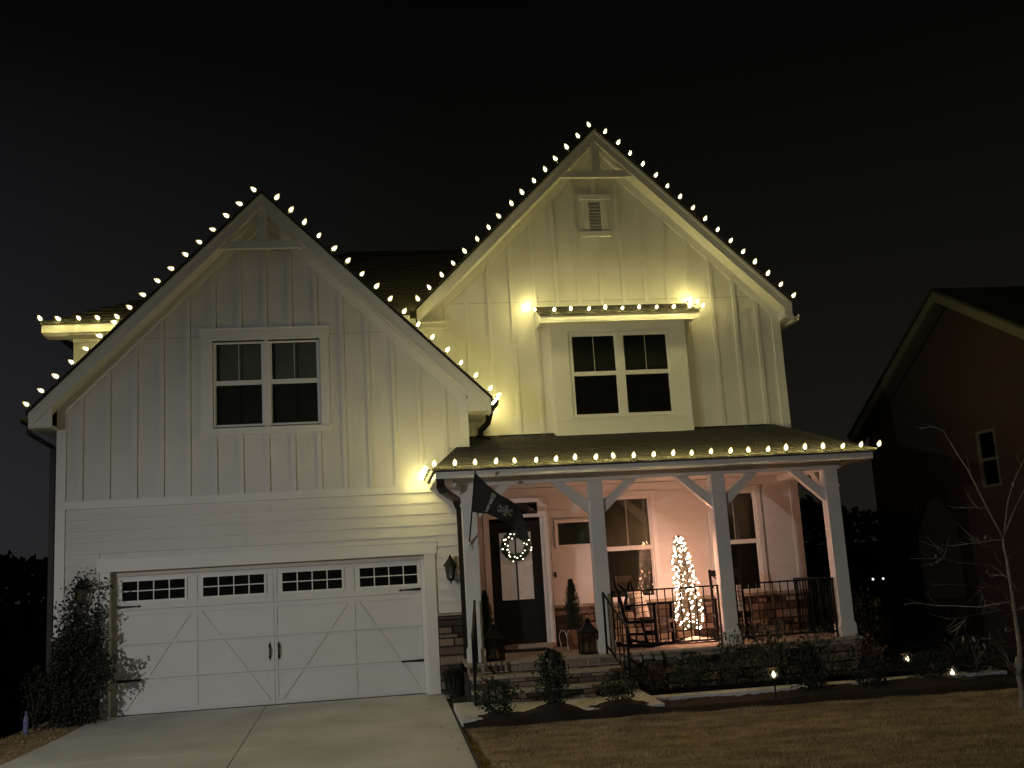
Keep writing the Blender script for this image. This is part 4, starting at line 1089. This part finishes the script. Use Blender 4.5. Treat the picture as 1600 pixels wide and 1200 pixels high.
def at(loc, rz, p): return Vector(loc) + Matrix.Rotation(rz, 3, 'Z') @ Vector(p)
pillow(at((9.10, -.28, DZ), math.radians(46), (0, .17, .655)), math.radians(46), math.radians(-16), 'off white grid pattern pillow on the chair left of the lit tree')
pillow(at((10.50, -.18, DZ), math.radians(-12), (0, .17, .655)), math.radians(-12), math.radians(-16), 'off white grid pattern pillow on the chair behind the third post')

# pencil tree with mini lights
xt = thing('christmas_tree', (9.80, -.15, DZ), 'slim pencil tree wrapped in warm pink white lights on the porch', 'christmas tree')
TB, TT = Vector((9.83, -.15, .70)), Vector((9.735, -.15, 2.20))
def tree_r(t):
    K = ((0, .12), (.08, .20), (.16, .235), (.30, .19), (.55, .165), (.80, .135), (.92, .085), (1, .03))
    for (a, ra), (b, rb) in zip(K, K[1:]):
        if t <= b: return ra + (rb - ra) * (t - a) / (b - a)
    return .03
MB().tube([(9.835, -.15, .56), TB, TT + Vector((0, 0, .03))], [.018, .016, .006], 6).build('trunk', M['twig'], xt)
mb = MB()
for i in range(7500):
    t = R() ** 1.15; c = TB.lerp(TT, t); a = U(0, 2 * math.pi); r = tree_r(t) * U(.15, 1.06)
    if math.sin(a * 3 + t * 19) > .55: r *= .8
    p = c + Vector((r * math.cos(a), r * math.sin(a), 0))
    d = Vector((math.cos(a) * U(.3, 1), math.sin(a) * U(.3, 1), U(-.1, .8))).normalized() * U(.03, .065)
    s = d.cross(Vector((U(-1, 1), U(-1, 1), U(-1, 1)))).normalized() * .004
    mb.add([p - s, p + s, p + d], [(0, 1, 2)])
mb.build('needles', M['needle'], xt, kind='stuff')
_t = MB().lathe([(.001, -.012), (.008, -.007), (.0105, 0), (.008, .007), (.001, .012)], 6).mesh('light'); _t.materials.append(M['mini'])
for i in range(150):
    t = (i + .5) / 150; t = t ** 1.02; c = TB.lerp(TT, t); a = i * 2.399 + U(-.3, .3); r = tree_r(t) * U(.82, 1.12)
    if R() < .07 and t < .5: r *= 1.35
    o = bpy.data.objects.new('light', _t); COL.objects.link(o); o.parent = xt
    o.location = c + Vector((r * math.cos(a), r * math.sin(a), U(-.02, .02))) - origin(xt)
    k = U(.65, 1.02); o.scale = (k, k, k)
for k in range(3):
    a = 2 * math.pi * k / 3 + .5; MB().bar((9.835, -.15, .60), (9.835 + .17 * math.cos(a), -.15 + .17 * math.sin(a), DZ + .01), .02, .012).build('stand_leg', M['black'], xt)
mb = MB(); n = 40
for j in range(7):
    for i in range(n):
        a = 2 * math.pi * i / n; r = .03 + .055 * j * (1 + .10 * math.sin(5 * a + j)); mb.v.append((9.86 + r * math.cos(a) * 1.1, -.17 + r * math.sin(a) * .8, DZ + .008 + max(0, .085 * (1 - j / 6) ** 1.2) * 1 + .022 * abs(math.sin(7 * a + j * .7)) * (j / 6)))
mb.f = [(j * n + i, j * n + (i + 1) % n, (j + 1) * n + (i + 1) % n, (j + 1) * n + i) for j in range(6) for i in range(n)]
sk = mb.build('tree_skirt', M['skirt'], xt, True)

# floor lanterns
def floor_lantern(loc, label):
    x, y, z = loc; t = thing('candle_lantern', loc, label, 'lantern', 'black candle lanterns at the top of the steps')
    w = .135
    B(x - w, x + w, y - w, y + w, z, z + .03).build('base', M['black'], t)
    for sx_ in (-1, 1):
        for sy_ in (-1, 1): B(x + sx_ * (w - .012) - .012, x + sx_ * (w - .012) + .012, y + sy_ * (w - .012) - .012, y + sy_ * (w - .012) + .012, z + .03, z + .295).build('corner_bar', M['black'], t)
    B(x - .009, x + .009, y - w, y - w + .012, z + .03, z + .295).build('front_bar', M['black'], t)
    MB().lathe([(w * 1.414, .295), (w * 1.55, .30), (w * 1.5, .325), (.105, .41), (.06, .455), (.05, .47), (.05, .495), (.065, .50), (.03, .525)], 4, (x, y, z), sq=True).build('roof', M['black'], t)
    MB().tube([(x + .04 * math.cos(a), y, z + .56 + .04 * math.sin(a)) for a in lin(0, 2 * math.pi, 17)], .005, 6, False).build('ring', M['black'], t)
    for a, b, c, d in ((x - w + .02, x + w - .02, y - w + .016, y - w + .019), (x - w + .02, x + w - .02, y + w - .019, y + w - .016)): B(a, b, c, d, z + .03, z + .295).build('pane', M['lamp_glass'], t)
    MB().lathe([(.038, .03), (.038, .15), (.03, .155)], 14, (x, y, z)).build('candle', M['candle'], t)
floor_lantern((6.53, -1.02, DZ), 'black candle lantern beside the leftmost porch post')
floor_lantern((7.955, -1.02, DZ), 'black candle lantern beside the second porch post')

def potted_conifer(loc, ht, rad, pm, label, square=True, tall=.30):
    x, y, z = loc; t = thing('potted_conifer', loc, label, 'potted plant', 'potted evergreens flanking the front door')
    if square: MB().lathe([(.11, 0), (.135, tall), (.145, tall), (.145, tall - .03), (.125, tall - .03)], 4, loc, sq=True).build('pot', pm, t)
    else: MB().lathe([(.10, 0), (.14, tall), (.15, tall), (.15, tall - .03), (.13, tall - .03)], 14, loc).build('pot', pm, t)
    MB().tube([(x, y, z + tall - .05), (x, y, z + ht * .95)], [.012, .004], 6).build('stem', M['twig'], t)
    mb = MB()
    for i in range(2600):
        f = R(); zz = z + tall + (ht - tall) * f; r = rad * (1.0 if f < .12 else (1 - (f - .12) / .88) ** .6) * U(.1, 1.05); a = U(0, 2 * math.pi)
        r *= 1 + .25 * math.sin(a * 4 + f * 13)
        p = Vector((x + r * math.cos(a), y + r * math.sin(a), zz)); d = Vector((math.cos(a) * .4, math.sin(a) * .4, U(.5, 1.2))).normalized() * U(.03, .08)
        s = d.cross(Vector((U(-1, 1), U(-1, 1), U(-1, 1)))).normalized() * .006
        mb.add([p - s, p + s, p + d], [(0, 1, 2)])
    mb.build('foliage', M['needle'], t, kind='stuff')
potted_conifer((7.985, .30, DZ), 1.08, .15, M['terracotta'], 'small evergreen in a tan planter right of the front door')
potted_conifer((6.555, .32, DZ), .98, .13, M['greypot'], 'small evergreen in a dark planter left of the front door', False)
tag(MB().tube([(7.74, .10, DZ), (7.70, .12, DZ + .22), (7.74, .12, DZ + .31), (7.80, .12, DZ + .30), (7.83, .12, DZ + .2), (7.84, .10, DZ)], .006, 6).tube([(7.83, .10, DZ), (7.83, .12, DZ + .24), (7.87, .12, DZ + .31)], .005, 6).build('wire_plant_stand', M['vinyl'], None), 'thin white wire stand on the porch beside the tan planter', 'plant stand')

# ================================================================== PATH LIGHTS
def path_light(x, y, ht, label, lit=True, gl=True):
    z = gz(x, y); t = thing('path_light', (x, y, z), label, 'path light', 'small solar lights along the planting bed')
    MB().tube([(x, y, z - .05), (x, y, z + ht)], .010, 8).build('stake', M['black'], t)
    c = (x, y, z + ht)
    MB().lathe([(.03, 0), (.036, .012), (.026, .014)], 12, c).build('collar', M['brass'], t)
    MB().lathe([(.036, .014), (.062, .03), (.076, .115)], 12, c).build('glass', M['lamp_glass'], t)
    MB().lathe([(.080, .115), (.092, .122), (.086, .134), (.035, .150), (.005, .152)], 14, c).build('cap', M['brass'], t)
    MB().lathe([(.004, .02), (.022, .03), (.028, .06), (.014, .092), (.003, .106)], 8, c).build('lamp', M['path_glow'], t)
    return t
path_light(10.08, -2.92, .30, 'lit solar path light in the mulch in front of the porch')
path_light(12.63, -1.70, .20, 'lit solar path light among the bushes beyond the porch corner')
path_light(12.98, -2.30, .05, 'lowest solar path light, beside the young bare tree')

# ================================================================== PLANTS
def leaf_mesh(mb, p, d, L, w):
    d = d.normalized(); s = d.cross(Vector((U(-1, 1), U(-1, 1), U(-.4, 1)))); 
    if s.length < 1e-3: s = Vector((1, 0, 0))
    s = s.normalized() * w; n = d.cross(s).normalized() * w * .3
    mb.add([p, p + d * L * .45 + s + n, p + d * L, p + d * L * .45 - s + n], [(0, 1, 2), (0, 2, 3)])
def shrub(x, y, rx, ht, n, label, m_='leaf', leaf=(.03, .055), base=.0, shape='round', cat='shrub', stems=9, name='shrub', lw=.32):
    z = gz(x, y) + .03 + base; t = thing(name, (x, y, z), label, cat, 'shrubs planted round the porch')
    mb = MB(); tips = []
    for i in range(stems):
        a = 2 * math.pi * i / stems + U(-.3, .3); r = rx * U(.4, 1)
        tip = Vector((x + r * math.cos(a), y + r * .8 * math.sin(a), z + ht * U(.6, 1))); b = Vector((x + U(-.03, .03), y + U(-.03, .03), z - .05))
        mid = b.lerp(tip, .5) + Vector((0, 0, -.04)); mid.x = x + (tip.x - x) * .4
        mb.tube([b, mid, tip], [.010, .006, .003], 5); tips.append((b, mid, tip))
    mb.build('stems', M['twig'], t, kind='stuff')
    mb = MB()
    for i in range(n):
        if shape == 'twiggy' or R() < .35:
            b, mid, tip = random.choice(tips); f = U(.25, 1.02); p = b.lerp(mid, f * 2) if f < .5 else mid.lerp(tip, f * 2 - 1)
            p = p + Vector((U(-1, 1), U(-1, 1), U(-1, 1))) * .05
        else:
            a = U(0, 2 * math.pi); f = R() ** .8
            if shape == 'cone': prof = (1 - f) ** .75 + .08
            elif shape == 'vase': prof = .55 + .5 * f
            else: prof = math.sqrt(max(.02, 1 - (f * 2 - .9) ** 2 * .8))
            r = rx * prof * U(.35, 1.08) * (1 + .22 * math.sin(a * 3 + x * 7) + .15 * math.sin(a * 7 + f * 9))
            p = Vector((x + r * math.cos(a), y + r * .85 * math.sin(a), z + .04 + ht * f))
        d = (p - Vector((x, y, z + ht * .3))).normalized() + Vector((U(-.8, .8), U(-.8, .8), U(-.3, .9)))
        L = U(*leaf); leaf_mesh(mb, p, d, L, L * lw)
    mb.build('foliage', M[m_], t, kind='stuff')
    return t
shrub(6.34, -2.86, .27, .36, 900, 'low round shrub at the left end of the mulch bed, before the steps', base=.07)
shrub(7.08, -2.86, .22, .66, 1500, 'dense upright shrub in the mulch in front of the middle of the steps', base=.13, shape='round')
shrub(7.98, -2.76, .26, .32, 520, 'loose low shrub in front of the right handrail', 'leaf_pale', base=.09, shape='round')
shrub(9.28, -1.72, .30, .50, 900, 'dark rounded shrub below the porch railing and rocking chair')
shrub(8.75, -1.62, .22, .36, 420, 'small thin shrub against the stone porch base beside the steps', 'leaf_red')
shrub(9.95, -1.58, .30, .74, 300, 'pale leafy shrub reaching above the porch floor beside the third post', 'leaf_pale', (.035, .065), shape='vase', stems=14)
shrub(10.55, -1.60, .36, .84, 460, 'tall loose shrub with pale leaves in front of the third post', 'leaf_pale', (.04, .08), shape='vase', stems=16)
shrub(11.25, -1.62, .34, .70, 300, 'airy shrub in front of the right hand railing', 'leaf_pale', (.03, .065), shape='vase', stems=14)
shrub(10.72, -2.62, .24, .62, 1500, 'dark conical shrub to the right of the bright path light', 'leaf_dark', shape='cone')
shrub(11.6, -2.60, .28, .36, 900, 'low dark shrub in the bed below the rightmost post', 'leaf_dark')
shrub(12.02, -1.75, .26, .66, 420, 'reddish twiggy shrub below the rightmost porch post', 'leaf_red', shape='twiggy', stems=18)
shrub(12.62, -2.35, .34, .34, 1100, 'dark low bush beside the second path light', 'leaf_dark')
shrub(13.35, -2.2, .40, .50, 1300, 'dark spreading bush behind the young tree', 'leaf_dark')
shrub(12.55, -.55, .34, .95, 520, 'loose tall bush just outside the right end of the porch', 'leaf', (.05, .09), shape='vase', stems=14)
shrub(12.75, .60, .36, 1.1, 620, 'arching bush behind the end railing of the porch', 'leaf', (.06, .12), shape='vase', stems=16, lw=.18)
# grass clump by the garage corner
def grass_clump(x, y, rx, ry, ht, n, label):
    z = gz(x, y) + .03; t = thing('grass_clump', (x, y, z), label, 'ornamental grass')
    mb = MB()
    for i in range(n):
        a = U(0, 2 * math.pi); r = R() ** .5; b = Vector((x + rx * .5 * r * math.cos(a), y + ry * .5 * r * math.sin(a), z - .02))
        d = Vector((math.cos(a) * r, math.sin(a) * r, 0)); h = ht * U(.6, 1.05)
        m1 = b + Vector((0, 0, h * .6)) + d * rx * .25; e = b + Vector((0, 0, h * U(.7, 1.0))) + d * rx * U(.5, .9)
        s = d.cross(Vector((0, 0, 1)));  s = (s.normalized() if s.length > .01 else Vector((1, 0, 0))) * .005
        mb.add([b - s, b + s, m1 + s, m1 - s, e], [(0, 1, 2, 3), (3, 2, 4)])
    mb.build('blades', M['leaf_dark'], t, kind='stuff')
grass_clump(5.98, -.42, .26, .3, .55, 900, 'dark grassy clump between the garage corner stones and the steps')
tag(MB().add([(5.66, -.30, -.02), (5.95, -.52, -.03), (5.80, -.62, -.03), (5.52, -.38, -.02), (5.68, -.32, .025), (5.92, -.52, .02), (5.80, -.59, .02), (5.57, -.40, .02)], [(4, 5, 6, 7), (0, 1, 5, 4), (1, 2, 6, 5), (2, 3, 7, 6), (3, 0, 4, 7)]).build('splash_block', M['cap'], None), 'flat pale stone at the foot of the garage door jamb', 'stone')

# climbing vine round the left lantern
vn = thing('climbing_vine', (.35, -.25, gz(.35, -.25)), 'dark leafy vine climbing the wall beside the garage door up to the lantern', 'vine')
sm = MB(); lf = MB(); arms = []
for i in range(46):
    x0_ = .36 + U(-.30, .30); h = U(.9, 1.95) if i > 8 else U(1.8, 2.12)
    sway = U(-.3, .3); xt_ = .42 + (x0_ - .42) * .5 + U(-.28, .30)
    P = []
    for k in range(7):
        f = k / 6; P.append(Vector((x0_ + (xt_ - x0_) * f + .07 * math.sin(f * 7 + i), -.32 + .16 * f + .08 * math.sin(f * 5 + i * 2), -.05 + h * f)))
    if i < 3: P += [P[-1] + Vector((.05, -.05, .12)), P[-1] + Vector((.13 * (1 if i else -1), -.07, .20)), P[-1] + Vector((.20 * (1 if i else -1), -.05, .10))]
    sm.tube(P, [.009 * (1 - .8 * k / len(P)) for k in range(len(P))], 5); arms.append(P)
for i in range(5):   # low side shoots, some in front of the door jamb
    s = .72 if i < 3 else -.7; z0_ = U(.25, .9)
    b = Vector((.42, -.30, z0_)); P = [b, b + Vector((s * .25, -.08, .06)), b + Vector((s * .50, -.12, .02 + U(-.1, .1))), b + Vector((s * .68, -.12, U(-.15, .12)))]
    sm.tube(P, [.006, .005, .004, .002], 5); arms.append(P); arms.append(P)
sm.build('stems', M['twig'], vn, kind='stuff')
for i in range(6800):
    P = random.choice(arms); f = U(.05, 1) * (len(P) - 1); k = min(int(f), len(P) - 2); p = P[k].lerp(P[k + 1], f - k)
    spread = .13 if p.z < 1.3 else .08
    p = p + Vector((U(-1, 1) * spread, U(-1, .6) * spread, U(-1, 1) * .08))
    if p.y > -.03: p.y = -.04
    L = U(.035, .065); leaf_mesh(lf, p, Vector((U(-1, 1), U(-1, .2), U(-1, .5))), L, L * .38)
lf.build('foliage', M['leaf_dark'], vn, kind='stuff')
shrub(-.14, -.35, .20, .80, 520, 'dark bush at the far left corner of the garage', 'leaf_dark', name='shrub')
tag(MB().lathe([(.035, 0), (.038, .02), (.038, .20), (.014, .26), (.014, .30), (.02, .31)], 12, (-.16, -.72, gz(-.16, -.72))).build('spray_bottle', M['orange'], None), 'small blue bottle standing at the foot of the vine', 'bottle')

# young bare tree on the lawn
YT = -4.55
yt = thing('young_tree', (12.6, YT, gz(12.6, YT)), 'young bare tree with pale trunk and long thin branches on the lawn', 'tree')
A1 = lambda x, y, dy=0: px(1380 + x / 4.8, 650 + y / 4.8, 1, YT + dy)
B1 = lambda x, y, dy=0: px(1380 + x / 4.615, 850 + y / 4.615, 1, YT + dy)
trunk = [px(1597, 1112, 1, YT), B1(1003, 1080), B1(990, 1000), B1(975, 930), B1(985, 850), B1(985, 750), B1(965, 600), B1(950, 500), B1(930, 350), B1(905, 200), B1(890, 100), A1(905, 985), A1(900, 915)]
MB().tube([trunk[0] - Vector((0, 0, .15))] + trunk, [.040, .036, .034, .033, .036, .031, .030, .027, .025, .022, .020, .017, .015, .013], 8).build('trunk', M['bark'], yt, True)
BR = [([A1(900, 915), A1(780, 690, .1), A1(640, 410, .25), A1(560, 290, .35), A1(450, 110, .45), A1(360, 75, .5), A1(270, 100, .55)], .011),
      ([A1(905, 900), A1(935, 640, -.1), A1(975, 500, -.15), A1(1050, 340, -.2), A1(1120, 180, -.3)], .009),
      ([A1(905, 905), A1(985, 700, .1), A1(1056, 560, .15), A1(1150, 440, .2)], .009),
      ([A1(780, 690, .1), A1(680, 688, .2), A1(570, 685, .3)], .005),
      ([A1(880, 1000), A1(760, 980, -.1), A1(680, 930, -.2), A1(605, 850, -.3)], .008),
      ([A1(895, 925), A1(700, 950, .3), A1(510, 975, .6)], .006),
      ([A1(905, 1130), A1(820, 1120, -.1), A1(580, 1100, -.3), A1(450, 1070, -.45), A1(200, 1070, -.7)], .009),
      ([A1(460, 1050, -.45), A1(400, 1095, -.5), A1(290, 1125, -.6)], .004), ([A1(450, 1070, -.45), A1(465, 1030, -.5), A1(420, 985, -.5)], .003),
      ([B1(920, 415), B1(790, 435, .1), B1(700, 455, .2), B1(480, 445, .4), B1(390, 445, .5), B1(240, 425, .6), B1(150, 435, .7)], .009),
      ([B1(950, 520), B1(850, 475, -.1), B1(780, 465, -.2), B1(735, 437, -.2)], .006),
      ([B1(905, 240), B1(860, 225, .1), B1(760, 228, .2)], .006),
      ([B1(915, 285), B1(830, 320, -.2), B1(740, 300, -.3), B1(600, 295, -.5), B1(420, 290, -.7)], .005),
      ([B1(960, 930), B1(900, 830, -.1), B1(870, 770, -.2)], .007), ([B1(970, 950), B1(910, 900, -.2), B1(890, 840, -.3), B1(830, 800, -.4), B1(760, 840, -.5), B1(660, 860, -.6)], .006),
      ([B1(830, 910, -.5), B1(780, 880, -.5), B1(740, 935, -.5), B1(640, 970, -.5), B1(520, 965, -.5), B1(470, 955, -.5)], .005),
      ([B1(890, 720), B1(800, 690, -.2), B1(710, 680, -.3)], .005), ([B1(935, 337), B1(1015, 338, .1), B1(1120, 330, .2)], .007), ([B1(955, 480), B1(1020, 460, -.1), B1(1110, 430, -.2)], .006),
      ([B1(960, 632), B1(930, 615), B1(880, 640)], .004), ([B1(740, 300, -.3), B1(700, 340, -.35), B1(745, 430, -.4)], .003), ([B1(600, 530, -.2), B1(560, 590, -.2), B1(540, 620, -.2)], .003),
      ([B1(780, 480, -.2), B1(700, 500, -.3), B1(600, 525, -.4), B1(450, 545, -.5)], .004), ([B1(660, 860, -.6), B1(720, 775, -.6), B1(780, 830, -.5)], .003), ([B1(890, 110), B1(1000, 20, .2), B1(1100, 20, .3)], .005)]
for P, r in BR: MB().tube(P, [r * (1 - .75 * k / (len(P) - 1)) for k in range(len(P))], 6).build('branch', M['bark'], yt, True)
mbt = MB()
for P, r in BR:
    for q_ in range(int(3 + 5 * R())):
        k_i = random.randrange(len(P) - 1); a_ = P[k_i].lerp(P[k_i + 1], R()); d_ = (P[k_i + 1] - P[k_i]).normalized()
        d2 = (d_ + Vector((U(-.9, .9), U(-.9, .9), U(-.5, .9)))).normalized(); L_t = U(.08, .30)
        m_1 = a_ + d2 * L_t * .55; e_1 = m_1 + (d2 + Vector((U(-.4, .4), U(-.4, .4), U(0, .5)))).normalized() * L_t * .5
        mbt.tube([a_, m_1, e_1], [.0030, .0022, .0012], 4)
mbt.build('twigs', M['bark'], yt, kind='stuff')
for p in (B1(890, 600), B1(720, 710, -.3), B1(640, 660, -.3), B1(575, 660, -.3), B1(500, 870, -.5), B1(460, 465, .4), B1(380, 70, -.5), A1(765, 890), A1(970, 490, -.15), A1(1015, 675, .1), B1(750, 180, .2), B1(680, 715, -.3), B1(340, 850, -.6)):
    mb = MB(); leaf_mesh(mb, p, Vector((U(-.4, .4), U(-.2, .2), -1)), U(.06, .10), .018); mb.build('dry_leaf', M['bark'], yt)
mb = MB(); mb.tube([B1(975, 900), B1(985, 820)], .050, 10).build('trunk_wrap', M['bark'], yt)

# ================================================================== NEIGHBOURING HOUSE, far trees
NX = 16.0
nb = thing('neighbour_house', (20, 3, 0), 'dark brick house with a pale rake board, beyond the porch on the right', 'house')
ny, nz, ns = 1.5, 6.66, .53
ftop = lambda y: nz - ns * abs(y - ny)
y0n, y1n = -3.2, 5.45
mb = MB()
def yz_prism(mb, poly, x0, x1):
    n = len(poly); vs = [(x0, y, z) for y, z in poly] + [(x1, y, z) for y, z in poly]
    return mb.add(vs, [tuple(range(n))[::-1], tuple(range(n, 2 * n))] + [(i, (i + 1) % n, (i + 1) % n + n, i + n) for i in range(n)])
wy = (.58, 1.18, 2.80, 3.84)
for a, b in ((y0n, wy[0]), (wy[1], ny), (ny, y1n)): yz_prism(mb, [(a, -1), (b, -1), (b, ftop(b) - .25), (a, ftop(a) - .25)], NX, NX + .2)
yz_prism(mb, [(wy[0], -1), (wy[1], -1), (wy[1], wy[2]), (wy[0], wy[2])], NX, NX + .2)
yz_prism(mb, [(wy[0], wy[3]), (wy[1], wy[3]), (wy[1], ftop(wy[1]) - .25), (wy[0], ftop(wy[0]) - .25)], NX, NX + .2)
mb.box(NX + .2, NX + 10, y0n, y0n + .2, -1, 4.0).box(NX + .2, NX + 10, y1n - .2, y1n, -1, 4.3)
mb.build('brick_wall', M['brick'], nb)
for a, b in ((y0n - .5, ny), (ny, y1n + .35)):
    mb = MB(); yz_prism(mb, [(a, ftop(a)), (b, ftop(b)), (b, ftop(b) + .06), (a, ftop(a) + .06)], NX - .34, NX + 10.3); mb.build('roof', M['shingle_far'], nb)
    mb = MB(); yz_prism(mb, [(a, ftop(a) - .002), (b, ftop(b) - .002), (b, ftop(b) - .20), (a, ftop(a) - .20)], NX - .30, NX - .27); mb.build('rake_board', M['tan_trim'], nb)
    mb = MB(); yz_prism(mb, [(a, ftop(a) - .19), (b, ftop(b) - .19), (b, ftop(b) - .21), (a, ftop(a) - .21)], NX - .27, NX + .0); mb.build('soffit', M['tan_trim'], nb)
wn = MB().box(NX - .02, NX + .06, wy[0], wy[0] + .05, wy[2], wy[3]).box(NX - .02, NX + .06, wy[1] - .05, wy[1], wy[2], wy[3]).box(NX - .02, NX + .06, wy[0] + .05, wy[1] - .05, wy[3] - .05, wy[3]).box(NX - .02, NX + .06, wy[0] + .05, wy[1] - .05, wy[2], wy[2] + .05).box(NX - .02, NX + .06, wy[0] + .05, wy[1] - .05, 3.28, 3.33).build('window', M['tan_trim'], nb)
B(NX + .02, NX + .025, wy[0] + .05, wy[1] - .05, wy[2] + .05, 3.28).build('pane', M['glass'], wn)
B(NX + .01, NX + .015, wy[0] + .05, wy[1] - .05, 3.33, wy[3] - .05).build('pane', M['glass'], wn)
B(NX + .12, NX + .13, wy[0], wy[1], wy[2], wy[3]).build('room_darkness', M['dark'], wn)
# distant tree belt seen between the two houses
mb = MB()
for i in range(15000):
    x = U(13, 60); tp = 3.4 + 1.3 * noise.noise(Vector((x * .16, 0, 0))) + .7 * noise.noise(Vector((x * .6, 4, 0)))
    z = -1.6 + (tp + 1.6) * (1 - R() ** 1.6); y = 24 + U(-.8, 2.2) + 1.2 * noise.noise(Vector((x * .3, z, 2)))
    p = Vector((x, y, z)); L = U(.18, .5); leaf_mesh(mb, p, Vector((U(-1, 1), U(-1, 1), U(-1, 1))), L, L * .45)
tb = mb.build('tree_belt', M['far_leaf'], None); tag(tb, 'dark belt of trees on the horizon between the two houses', 'trees', kind='stuff')
mb = MB()
for i in range(9000):
    x = U(-22, -3.2); tp = 3.0 + 1.5 * noise.noise(Vector((x * .2, 9, 0)))
    z = -2.4 + (tp + 2.4) * (1 - R() ** 1.5); y = 13 + U(-.8, 1.5) + 1.2 * noise.noise(Vector((x * .3, z, 2)))
    p = Vector((x, y, z)); L = U(.18, .45); leaf_mesh(mb, p, Vector((U(-1, 1), U(-1, 1), U(-1, 1))), L, L * .45)
tb = mb.build('tree_belt', M['far_leaf'], None); tag(tb, 'dark belt of trees beyond the left side of the garage', 'trees', kind='stuff')
M['backing'] = mat('dark_backing', (.012, .012, .009), .95)  # near-black backing added behind the tree belts to block sky showing through
MB().prism([(-60, -4), (-2, -4), (-2.4, 1.2), (-8, 2.2), (-20, 2.6), (-60, 2.5)], 15.5, 17).build('tree_backing', M['backing'])['kind'] = 'structure'
MB().prism([(12.4, -4), (90, -4), (90, 3.2), (50, 2.6), (24, 2.3), (12.4, 1.9)], 27, 29).build('tree_backing', M['backing'])['kind'] = 'structure'
M['far_glow'] = emission('lit_garden_lamp', (1, .92, .85), 1.6)
for (x_, y_) in ((1364, 905), (1380, 904)):
    p = px(x_, y_, 1, 9.0)
    lp = thing('garden_lamp', (p.x, p.y, gfar(p.x, p.y)), 'tiny white garden lamp in the dark between the houses, ' + ('left of the pair' if x_ < 1370 else 'right of the pair'), 'garden lamp', 'pair of far garden lamps')
    MB().tube([(p.x, p.y, gfar(p.x, p.y) - .1), (p.x, p.y, p.z - .05)], .02, 6).build('post', M['black'], lp)
    MB().lathe([(.001, -.03), (.024, -.02), (.028, 0), (.024, .02), (.001, .03)], 8, p).build('lamp', M['far_glow'], lp)
    MB().lathe([(.06, .035), (.05, .045), (.005, .07)], 8, p).build('cap', M['black'], lp)

# ================================================================== GRASS BLADES on the lawn
import array
def blades(n, region, name, label):
    vs = []; fs = []; k = 0
    while k < n:
        x, y = region()
        if x is None: continue
        z = gfar(x, y); c_n = noise.noise(Vector((x * 1.6, y * 3.2, 7))); h = U(.016, .036) * (1.05 + 1.1 * c_n); w = .0035; a = U(0, 6.28); dx, dy = math.cos(a) * w, math.sin(a) * w; lx, ly = U(-.02, .02), U(-.02, .02)
        b = 3 * k; vs += [(x - dx, y - dy, z), (x + dx, y + dy, z), (x + lx, y + ly, z + h)]; fs.append((b, b + 1, b + 2)); k += 1
    me = bpy.data.meshes.new(name); me.from_pydata(vs, [], fs); me.materials.append(M['blade'])
    o = bpy.data.objects.new(name, me); COL.objects.link(o); tag(o, label, 'grass', kind='stuff')
def reg_r():
    y = -3.08 - 6.4 * R() ** 1.4; x = U(5.86, 9.2 + (-y) * 1.7 + 3)
    if y > -3.08 - .045 * max(0, x - 8.6) - .03 * math.sin(x * 4) or x > 16: return None, None
    return x, y
def reg_l():
    y = U(-5, .6); x = U(-2.2, el_(y) - .03); return x, y
blades(150000, reg_r, 'grass', 'dormant tan lawn grass right of the driveway')
blades(16000, reg_l, 'grass', 'dormant lawn grass left of the driveway')
# a few fallen leaves on the concrete
LEAFN = ['dry leaf nearest the garage on the right edge of the driveway', 'second dry leaf from the garage on the driveway edge', 'dry leaf in the middle of the row on the driveway edge', 'fourth dry leaf from the garage on the driveway edge', 'dry leaf nearest the camera on the right edge of the driveway']
for i in range(5):
    x, y = U(5.5, 5.8), -1.5 - .72 * i; mb = MB(); z = dz(y) + .006
    mb.add([(x, y, z), (x + .02, y + .012, z + .006), (x + .05, y, z), (x + .02, y - .014, z + .004)], [(0, 1, 2, 3)]); tag(mb.build('fallen_leaf', M['twig'], None), LEAFN[i], 'leaf', 'dry leaves on the driveway edge')

# assumed street lamp out of view to the left, added to light the yard
sl = thing('assumed_street_lamp', (-7.0, -15.7, gfar(-7.0, -15.7)), 'assumed street lamp on a dark pole, added to light the yard, standing left of and behind the photographer', 'street lamp')
lz = gfar(-7.0, -15.7)
MB().tube([(-7.0, -15.7, lz - .2), (-7.0, -15.7, lz + .9), (-7.0, -15.7, 4.1)], [.11, .075, .055], 12).build('pole', M['black'], sl)
MB().tube([(-7.0, -15.7, 4.05), (-6.8, -15.6, 4.4), (-6.3, -15.35, 4.52), (-5.75, -15.1, 4.5)], .03, 8).build('arm', M['black'], sl)
MB().lathe([(.02, .42), (.10, .40), (.20, .30), (.24, .22), (.24, .19)][::-1], 16, (-5.6, -15.0, 4.2)).build('lamp_head', M['black'], sl)
MB().lathe([(.14, .185), (.13, .15), (.07, .13)], 14, (-5.6, -15.0, 4.2)).build('lamp_lens', emission('assumed_street_lens', (1, .93, .84), 30), sl)  # glowing lens that goes with the added lamp
